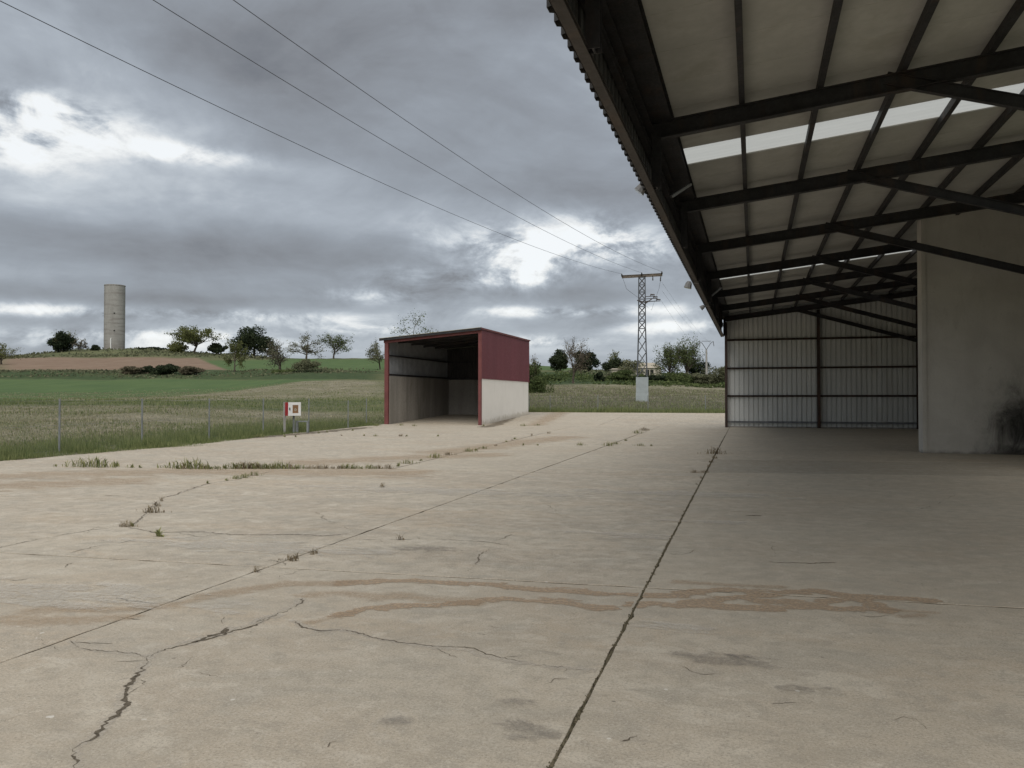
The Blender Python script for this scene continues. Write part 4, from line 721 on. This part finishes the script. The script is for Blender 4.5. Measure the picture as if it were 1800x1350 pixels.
def tree(px, D, ytop, wpx, kind, leaf, label, dens=1.0, base=None, name='tree', cat='tree', lsize=1.0, group='trees and bushes across the fields', sink=0):
    SEED[0] += 1; rng = np.random.default_rng(100 + SEED[0]); c = atD(px, 690, D); x, y = c[0], c[1]; z = tz(x, y) - .15
    if base is not None: z = max(z - 6, min(z + .5, EYE + (700 - base) / FPX * D))
    h = EYE + (700 - ytop) / FPX * D - z; w = wpx / FPX * D; t = thing(name, label, cat, (x, y, z), group); segs = []
    ls = lsize * max(.12, (1.7 if kind in ('dense', 'bush') else 1.25) / FPX * D)
    if kind in ('open', 'bare', 'multi'):
        segs, tips = grow(rng, kind); nl = int(dens * (4200 if kind != 'bare' else 1100)); C = tips[rng.integers(0, len(tips), nl)] + rng.normal(0, .035, (nl, 3))
        gap = np.sin(C[:, 0] * 17 + SEED[0]) * np.sin(C[:, 1] * 15) * np.sin(C[:, 2] * 13 + 2); C = C[gap < .45]
        al = np.concatenate([C] + [s[0] for s in segs])
    else:
        nl = int(dens * 6500); C = clumpy(rng, nl, {'dense': 26, 'bush': 16}[kind]);
        if kind == 'dense': C[:, 2] = C[:, 2] * .95 + .05; segs = [(np.array([(0, 0, 0), (.01, .0, .3), (.0, .01, .6)]), np.array([.04, .035, .02]), 6)]
        else: C[:, 2] = np.abs(C[:, 2] - .12) ; segs = [(np.array([(0, 0, 0), (.01, 0, .25), (.02, .01, .5)]), np.array([.03, .02, .01]), 5)]
        al = C
    ex = np.percentile(np.abs(al[:, 0] * Rv[0] + al[:, 1] * Rv[1]), 96); hz = np.percentile(al[:, 2], 99.3); sc = np.array([w / 2 / ex, w / 2 / ex, h / hz]); o = np.array([x, y, z])
    mn = (w / 2 / ex + h / hz) / 2
    parts = [tube(p * sc + o, np.maximum(r * mn * .8, .012 * ls / .1 * .25), n_) for p, r, n_ in segs]
    mk('trunk', join(*parts), M['bark'], t); V, F = leaves(C * sc + o, ls, rng); nz = (C[:, 2] - C[:, 2].min()) / (np.ptp(C[:, 2]) + 1e-6)
    tone = np.clip(rng.uniform(0, 1, len(C)) * .65 + .3 * rng.uniform(0, 1) + .12 * np.sin(C[:, 0] * 9) * np.sin(C[:, 1] * 8 + C[:, 2] * 7), 0, 1)
    mk('crown', (V, F), M[leaf], t, attr={'tone': np.repeat(tone, 4)})
tree(2, 205, 599, 54, 'open', 'leaf_olive', 'half-bare olive-green tree at the left edge of the brown field', .55)
tree(107, 305, 585, 38, 'dense', 'leaf_dark', 'round dark evergreen on the hilltop left of the tower', 1.0)
tree(118, 306, 582, 34, 'bare', 'leaf_olive', 'thin twiggy tree rising behind the dark hilltop evergreen', .6)
tree(140, 300, 596, 22, 'bare', 'leaf_bud', 'small leafless shrub left of the concrete tower', .5, name='shrub', cat='shrub')
tree(340, 300, 574, 62, 'open', 'leaf_olive', 'broad olive-green spring tree on the hill right of the tower', 1.7, lsize=1.15)
tree(312, 302, 600, 26, 'bush', 'leaf_olive', 'low yellowish bush left of the broad olive tree', .3, name='bush', cat='bush')
tree(384, 305, 604, 28, 'bush', 'leaf_dark', 'small dark bush between the olive tree and the big pine', .5, name='bush', cat='bush')
tree(446, 288, 576, 62, 'dense', 'leaf_dark', 'big dark pine standing on the field ridge', 1.3)
tree(468, 292, 598, 34, 'open', 'leaf_mid', 'leafy green tree tucked against the right of the big pine', .5)
tree(412, 168, 597, 36, 'open', 'leaf_olive', 'slender pale green tree in front of the big pine', .7)
tree(492, 170, 597, 52, 'bare', 'leaf_grey', 'thin grey-green tree on the bank right of the pine', .9)
tree(538, 285, 587, 56, 'open', 'leaf_grey', 'open-crowned tree on the ridge, left of a ridge pair', .5)
tree(586, 285, 587, 52, 'open', 'leaf_mid', 'fuller green tree on the ridge, right of a ridge pair', .55)
tree(540, 165, 632, 44, 'bush', 'leaf_grey', 'loose grey bush below the ridge trees on the bank', .35, name='bush', cat='bush')
tree(668, 172, 598, 42, 'open', 'leaf_grey', 'sparse tree just left of the red shed', .45)
tree(733, 150, 555, 106, 'open', 'leaf_mid', 'wide leafy tree showing above the shed roof', 1.8, lsize=1.1)
tree(940, 112, 640, 42, 'bush', 'leaf_mid', 'bushy green shrub right behind the red shed', .8, name='bush', cat='bush')
tree(935, 112, 628, 36, 'bare', 'leaf_bud', 'twiggy shrub poking above the dark bush by the shed', .5, name='shrub', cat='shrub')
tree(985, 205, 616, 30, 'dense', 'leaf_dark', 'dark round tree left of the bare tree', .8)
tree(1007, 158, 595, 54, 'bare', 'leaf_bud', 'tall bare tree between two dark round trees', .9)
tree(1029, 205, 618, 38, 'dense', 'leaf_dark', 'dark round tree right of the bare tree', .9)
tree(1085, 235, 619, 36, 'open', 'leaf_olive', 'green-topped tree behind the white-roofed outbuilding', .8)
tree(1080, 222, 631, 34, 'bush', 'leaf_dark', 'dark low tree in front of the green-topped tree', .6)
tree(1112, 215, 634, 40, 'bush', 'leaf_grey', 'pale loose bush between outbuilding and farmhouse', .35, name='bush', cat='bush')
tree(1178, 182, 604, 48, 'multi', 'leaf_mid', 'tall leafy green tree close right of the farmhouse', 1.1)
tree(1206, 184, 595, 48, 'multi', 'leaf_mid', 'taller leafy green tree left of the distant forked pole', 1.2)
tree(1226, 190, 632, 34, 'dense', 'leaf_dark', 'short dark tree at the foot of the tallest green tree', .5)
tree(1266, 182, 646, 54, 'bush', 'leaf_grey', 'rounded hedge bush against the canopy end wall', .8, name='bush', cat='bush')
for i, (px, D, yt, wp, lf, lb) in enumerate([(238, 160, 645, 46, 'leaf_bud', 'reddish brown bramble bush, left of the row below the brown field'), (262, 161, 644, 26, 'leaf_dark', 'dark green bush beside the reddish bramble below the brown field'), (290, 160, 641, 44, 'leaf_dark', 'tall dark bush in the middle of the row below the brown field'), (334, 160, 645, 34, 'leaf_bud', 'low brown bush at the right of the row below the brown field'),
        (500, 160, 650, 40, 'leaf_mid', 'dark green bush at the foot of the thin bank tree'), (548, 158, 652, 50, 'leaf_dark', 'dark bramble mound at the corner of the green crop'), (968, 165, 660, 30, 'leaf_mid', 'small green bush right of the shed on the field bank'), (1054, 168, 655, 17, 'leaf_dark', 'small dark round bush on the field bank'), (1098, 172, 652, 56, 'leaf_mid', 'wide green hedge bush left of the pylon foot'),
        (1078, 178, 657, 34, 'leaf_grey', 'greyish hedge bush behind the wide green hedge'), (1150, 174, 660, 44, 'leaf_dark', 'dark hedge bush just right of the pylon plates'), (1188, 174, 655, 50, 'leaf_mid', 'green hedge bush under the tall green trees'), (1222, 175, 656, 44, 'leaf_grey', 'pale hedge bush near the distant forked pole'), (168, 310, 607, 14, 'leaf_dark', 'tiny dark bush on the hilltop left of the tower foot'), (270, 315, 611, 40, 'leaf_dark', 'flat dark scrub on the hilltop right of the tower')]):
    tree(px, D, yt, wp, 'bush', lf, lb, .7 if wp > 30 else .35, name='bush', cat='bush')

# ------------------------------------------------------------------ grass, stubble, undergrowth
def blades(X, Y, h, wdt, tone, lean=.35, zf=ground_z):
    n = len(X); Z = zf(X, Y); a = RNG.uniform(0, 2 * np.pi, n); l = RNG.uniform(0, lean, n) * h; b = RNG.uniform(0, 2 * np.pi, n)
    dx, dy = np.cos(a) * wdt / 2, np.sin(a) * wdt / 2
    V = np.stack([np.stack([X - dx, Y - dy, Z - .02], 1), np.stack([X + dx, Y + dy, Z - .02], 1), np.stack([X + np.cos(b) * l, Y + np.sin(b) * l, Z + h], 1)], 1).reshape(-1, 3)
    return (V, np.arange(3 * n).reshape(n, 3)), {'tone': np.repeat(np.clip(tone, 0, 1), 3)}
def nz2(x, y, s): return .5 + .25 * np.sin(x * s + 1.3 * np.sin(y * s * .7)) + .25 * np.sin(y * s * 1.3 + 1.7 * np.sin(x * s * .6 + 2))
n = 90000; Y = RNG.uniform(10, 46, n); off = RNG.exponential(1.5, n) - .12 - .75 * ss(nz2(Y, Y * .7, 1.9), .62, .95) * RNG.uniform(0, 1, n); X = yard_left(Y) - off; m_ = nz2(X, Y, 1.7)
keep = RNG.uniform(0, 1, n) < .35 + .65 * m_; X, Y, off, m_ = X[keep], Y[keep], off[keep], m_[keep]
g_, at_ = blades(X, Y, RNG.uniform(.10, .42, len(X)) * (.5 + .7 * m_) * np.where(off < .3, .55, 1), RNG.uniform(.012, .03, len(X)), RNG.normal(.38, .25, len(X)) + .2 * (m_ - .5))
mk('verge_grass', g_, M['grass'], attr=at_, kind='stuff')
n = 26000; X = RNG.uniform(-26, 3, n); Y = 60.25 + RNG.exponential(1.8, n); g_, at_ = blades(X, Y, RNG.uniform(.1, .5, n) * (.5 + .7 * nz2(X, Y, 1.2)), RNG.uniform(.02, .05, n), RNG.normal(.45, .25, n))
mk('verge_grass', g_, M['grass'], attr=at_, kind='stuff')
def scatter_field(n, rlo, rhi, plo, phi):
    r = rlo * (rhi / rlo) ** RNG.uniform(0, 1, n); a = np.arctan((RNG.uniform(plo, phi, n) - CXP) / FPX) - TH; X, Y = np.sin(a) * r, np.cos(a) * r; ok = (X < yard_left(Y) - .6) | (Y > 60.8); return X[ok], Y[ok], r[ok]
def green_strip(X, Y):
    d = np.stack([X, Y, ground_z(X, Y)], 1) - CAM; w = d @ Fv; px = CXP + FPX * (d @ Rv) / w; py = CYP - FPX * (d @ Uv) / w
    return (py > np.interp(px, [0, 300, 700], [703, 702, 699])) & (py < np.interp(px, [0, 300, 480, 700], [713, 714, 723, 725])) & (px < 700)
X, Y, r = scatter_field(75000, 22, 130, -150, 720); strip = green_strip(X, Y); ok = ~strip; X, Y, r = X[ok], Y[ok], r[ok]; m_ = nz2(X, Y, .5); g_, at_ = blades(X, Y, RNG.uniform(.03, .15, len(X)) * (.6 + .6 * m_), RNG.uniform(.02, .05, len(X)) * np.clip(r / 45, 1, 3), RNG.uniform(0, 1, len(X)), .9); ok = (r < 62) | (m_ > .3)
mk('field_stubble', g_, M['grass_dry'], attr=at_, kind='stuff')
X, Y, r = scatter_field(45000, 22, 100, -150, 720); m_ = nz2(X + 9, Y, .35) + .8 * green_strip(X, Y); g_, at_ = blades(X, Y, RNG.uniform(.04, .18, len(X)) * (.2 + m_), RNG.uniform(.02, .05, len(X)) * np.clip(r / 45, 1, 2.5), RNG.normal(.35, .25, len(X)), .6)
mk('field_grass', g_, M['grass'], attr=at_, kind='stuff')
X, Y, r = scatter_field(40000, 60, 150, 900, 1300); g_, at_ = blades(X, Y, RNG.uniform(.05, .25, len(X)), RNG.uniform(.04, .10, len(X)), RNG.uniform(0, 1, len(X)), .8); mk('field_stubble', g_, M['grass_brown'], attr=at_, kind='stuff')
X, Y, r = scatter_field(20000, 60, 150, 900, 1300); g_, at_ = blades(X, Y, RNG.uniform(.05, .3, len(X)), RNG.uniform(.04, .10, len(X)), RNG.normal(.35, .25, len(X)), .6); mk('field_grass', g_, M['grass'], attr=at_, kind='stuff')
def scrub(n, plo, phi, dlo, dhi, h, mat):
    px = RNG.uniform(plo, phi, n); d = RNG.uniform(dlo, dhi, n); P = CAM + np.array([Fv + Rv * (p - CXP) / FPX for p in px]) * d[:, None]; x, y = P[:, 0], P[:, 1]; m_ = nz2(x, y, .12) * nz2(x + 3, y, .3)
    k = RNG.uniform(0, 1, n) < m_ * 1.6; x, y, m_ = x[k], y[k], m_[k]; C = np.stack([x, y, ground_z(x, y) + RNG.uniform(0, 1, len(x)) * h * m_], 1); V, F = leaves(C, .30 * d.mean() / 170, RNG)
    mk('undergrowth', (V, F), M[mat], attr={'tone': np.repeat(RNG.uniform(0, .8, len(x)), 4)}, kind='stuff')
scrub(7000, -80, 690, 152, 174, .6, 'leaf_grey'); scrub(6000, 0, 470, 262, 325, 1.2, 'leaf_grey'); scrub(9000, 930, 1290, 155, 182, 1.6, 'leaf_mid'); scrub(3000, 1000, 1290, 185, 215, 2.2, 'leaf_grey')

# ------------------------------------------------------------------ weeds in the joints
def weed_mesh(seed, spread, n, broad=False):
    r = np.random.default_rng(seed); V, F, T = [], [], []
    for _ in range(n):
        a = r.uniform(0, 6.28); b0 = np.array([float(np.clip(r.normal(0, spread * .38), -spread, spread)), r.normal(0, spread * .08), -.01]); L = r.uniform(.3, 1) * max(.3, 1 - .75 * abs(b0[0]) / spread); out = r.uniform(.15, 1.3) * L; w = r.uniform(.03, .07) * (2.2 if broad else 1)
        d = np.array([math.cos(a), math.sin(a), 0]); s = np.array([-d[1], d[0], 0]) * w / 2; i = len(V); p1 = b0 + d * out * .35 + np.array([0, 0, L * .6]); p2 = b0 + d * out + np.array([0, 0, L * r.uniform(.7, 1)])
        V += [b0 - s * .7, b0 + s * .7, p1 + s, p1 - s, p2]; F += [(i, i + 1, i + 2, i + 3), (i + 3, i + 2, i + 4)]; T += [r.uniform(0, 1)] * 5
    return (V, F), {'tone': T}
WM = {}
def weed(px, py, hp, wide, kind, label, group):
    p = gz(px, py); s = 1.4 * hp / FPX * (p[1] + .3 * abs(p[0])); key = (kind, wide, random.randrange(5))
    if key not in WM:
        vf, at_ = weed_mesh(abs(hash(str(key))) % 999 if False else (len(WM) * 7 + 3), {0: .5, 1: 1.6, 2: 3.0}[wide], {0: 22, 1: 60, 2: 130}[wide], kind == 'weed' and wide == 0)
        o = mk('weed', vf, M[kind], attr=at_); WM[key] = o
    else: o = WM[key].copy(); COL.objects.link(o)
    o.location = (p[0], p[1], float(yard_z(p[0], p[1]))); o.scale = (s, s, s); o.rotation_euler = (0, 0, random.uniform(-.3, .3) + (math.pi if random.random() < .5 else 0)); tag(o, label, 'weed', group)
    return o
weed(160, 821, 19, 2, 'weed', 'big isolated green grass tuft near the left end of the cross joint', None); weed(340, 824, 19, 2, 'weed', 'largest green grass tuft in the long cross joint before the hose cabinet', None)
weed(1258, 798, 13, 1, 'weed_dry', 'dark dry weed tuft at the far end of the right long joint', None); weed(279, 943, 17, 0, 'weed', 'bright green broadleaf weed where two cracks meet', None)
weed(267, 901, 15, 1, 'weed_dry', 'dry straggling weed beside the crack left of centre', None); weed(703, 949, 13, 0, 'weed_dry', 'single upright dry weed in the hairline crack', None); weed(672, 857, 10, 0, 'weed_dry', 'lone small dry weed on the slab before the shed', None)
weed(456, 769, 7, 2, 'weed', 'low green weed patch at the yard edge left of the hose cabinet', None); weed(222, 926, 12, 1, 'weed_dry', 'dry weed at the left bend of the crack', None)
TEN = 'first second third fourth fifth sixth seventh eighth ninth tenth eleventh twelfth thirteenth fourteenth fifteenth sixteenth seventeenth eighteenth nineteenth'.split(); ORD = TEN + ['twentieth'] + ['twenty-' + t for t in TEN[:9]] + ['thirtieth'] + ['thirty-' + t for t in TEN[:9]]
for g_, lb, L in (('weeds in the long cross joint', 'small grass weed in the long cross joint before the shed', [(205, 820, 8, 0), (232, 822, 6, 0), (246, 822, 6, 0), (322, 824, 12, 0), (365, 824, 9, 1), (412, 824, 14, 1), (430, 824, 15, 1), (450, 824, 13, 1), (470, 824, 12, 1), (495, 824, 15, 1), (530, 824, 9, 1), (560, 824, 9, 1), (585, 824, 7, 0), (610, 824, 11, 1), (635, 824, 6, 0), (312, 824, 8, 0), (354, 824, 11, 1), (380, 824, 7, 1), (396, 824, 8, 0), (421, 824, 12, 1), (441, 824, 13, 1), (460, 824, 12, 1), (483, 824, 12, 1), (508, 824, 11, 1), (520, 824, 8, 0), (545, 824, 8, 1), (572, 824, 8, 1), (598, 824, 8, 1), (622, 824, 9, 1), (665, 824, 8, 1), (650, 824, 10, 1), (683, 824, 9, 1)]),
                 ('weeds in the joint towards the shed', 'low weed in the joint running towards the red shed', [(700, 820, 7, 0), (718, 815, 9, 1), (740, 810, 5, 0), (765, 805, 10, 1), (788, 800, 7, 1), (825, 794, 8, 1), (837, 792, 6, 0), (850, 789, 6, 1), (872, 784, 6, 0), (890, 777, 4, 0), (905, 772, 5, 0), (935, 766, 5, 0), (965, 762, 6, 0), (900, 774, 4, 0)]),
                 ('weeds in the far cross joint', 'tiny weed in the far cross joint between shed and canopy', [(920, 783, 4, 0), (945, 783, 4, 0), (1020, 783, 6, 1), (1070, 784, 8, 1), (1082, 781, 6, 1), (1100, 775, 5, 0), (1125, 784, 6, 1), (1145, 784, 4, 0), (1120, 762, 7, 1), (1132, 757, 7, 1)]),
                 ('weeds along the right long joint', 'small dry weed along the right long joint by the canopy', [(1255, 806, 9, 0), (1250, 813, 7, 0), (1246, 821, 6, 0), (1221, 831, 6, 1), (1238, 831, 6, 1), (1232, 841, 5, 0), (1224, 852, 5, 0)]),
                 ('weeds along the diagonal joint', 'small dry weed along the left diagonal joint in the foreground', [(450, 1006, 13, 0), (512, 986, 12, 1), (520, 982, 12, 0), (553, 973, 12, 0), (548, 975, 8, 0)]),
                 ('weeds along the upper crack', 'small weed along the jagged crack left of centre', [(276, 890, 12, 0), (284, 881, 9, 0), (232, 925, 9, 0), (415, 842, 8, 1), (430, 840, 9, 1), (446, 836, 9, 1), (398, 845, 6, 0), (365, 850, 5, 0)]),
                 ('weeds around the shed front', 'small weed on the yard edge around the shed front', [(500, 768, 5, 0), (560, 762, 4, 0), (575, 760, 4, 0), (600, 766, 4, 0), (640, 766, 4, 0), (662, 749, 5, 1), (705, 748, 4, 1), (728, 749, 4, 1), (660, 767, 4, 1), (705, 767, 5, 1), (715, 767, 4, 0), (850, 749, 4, 0), (770, 767, 4, 0), (920, 749, 5, 1), (945, 748, 4, 1), (620, 757, 4, 0), (520, 768, 4, 0)])):
    for i, (px, py, hp, wd) in enumerate(sorted(L)):
        weed(px, py, hp, wd, 'weed_dry' if random.random() < .4 or 'dry' in lb else 'weed', ORD[i] + ' from the left: ' + lb, g_)
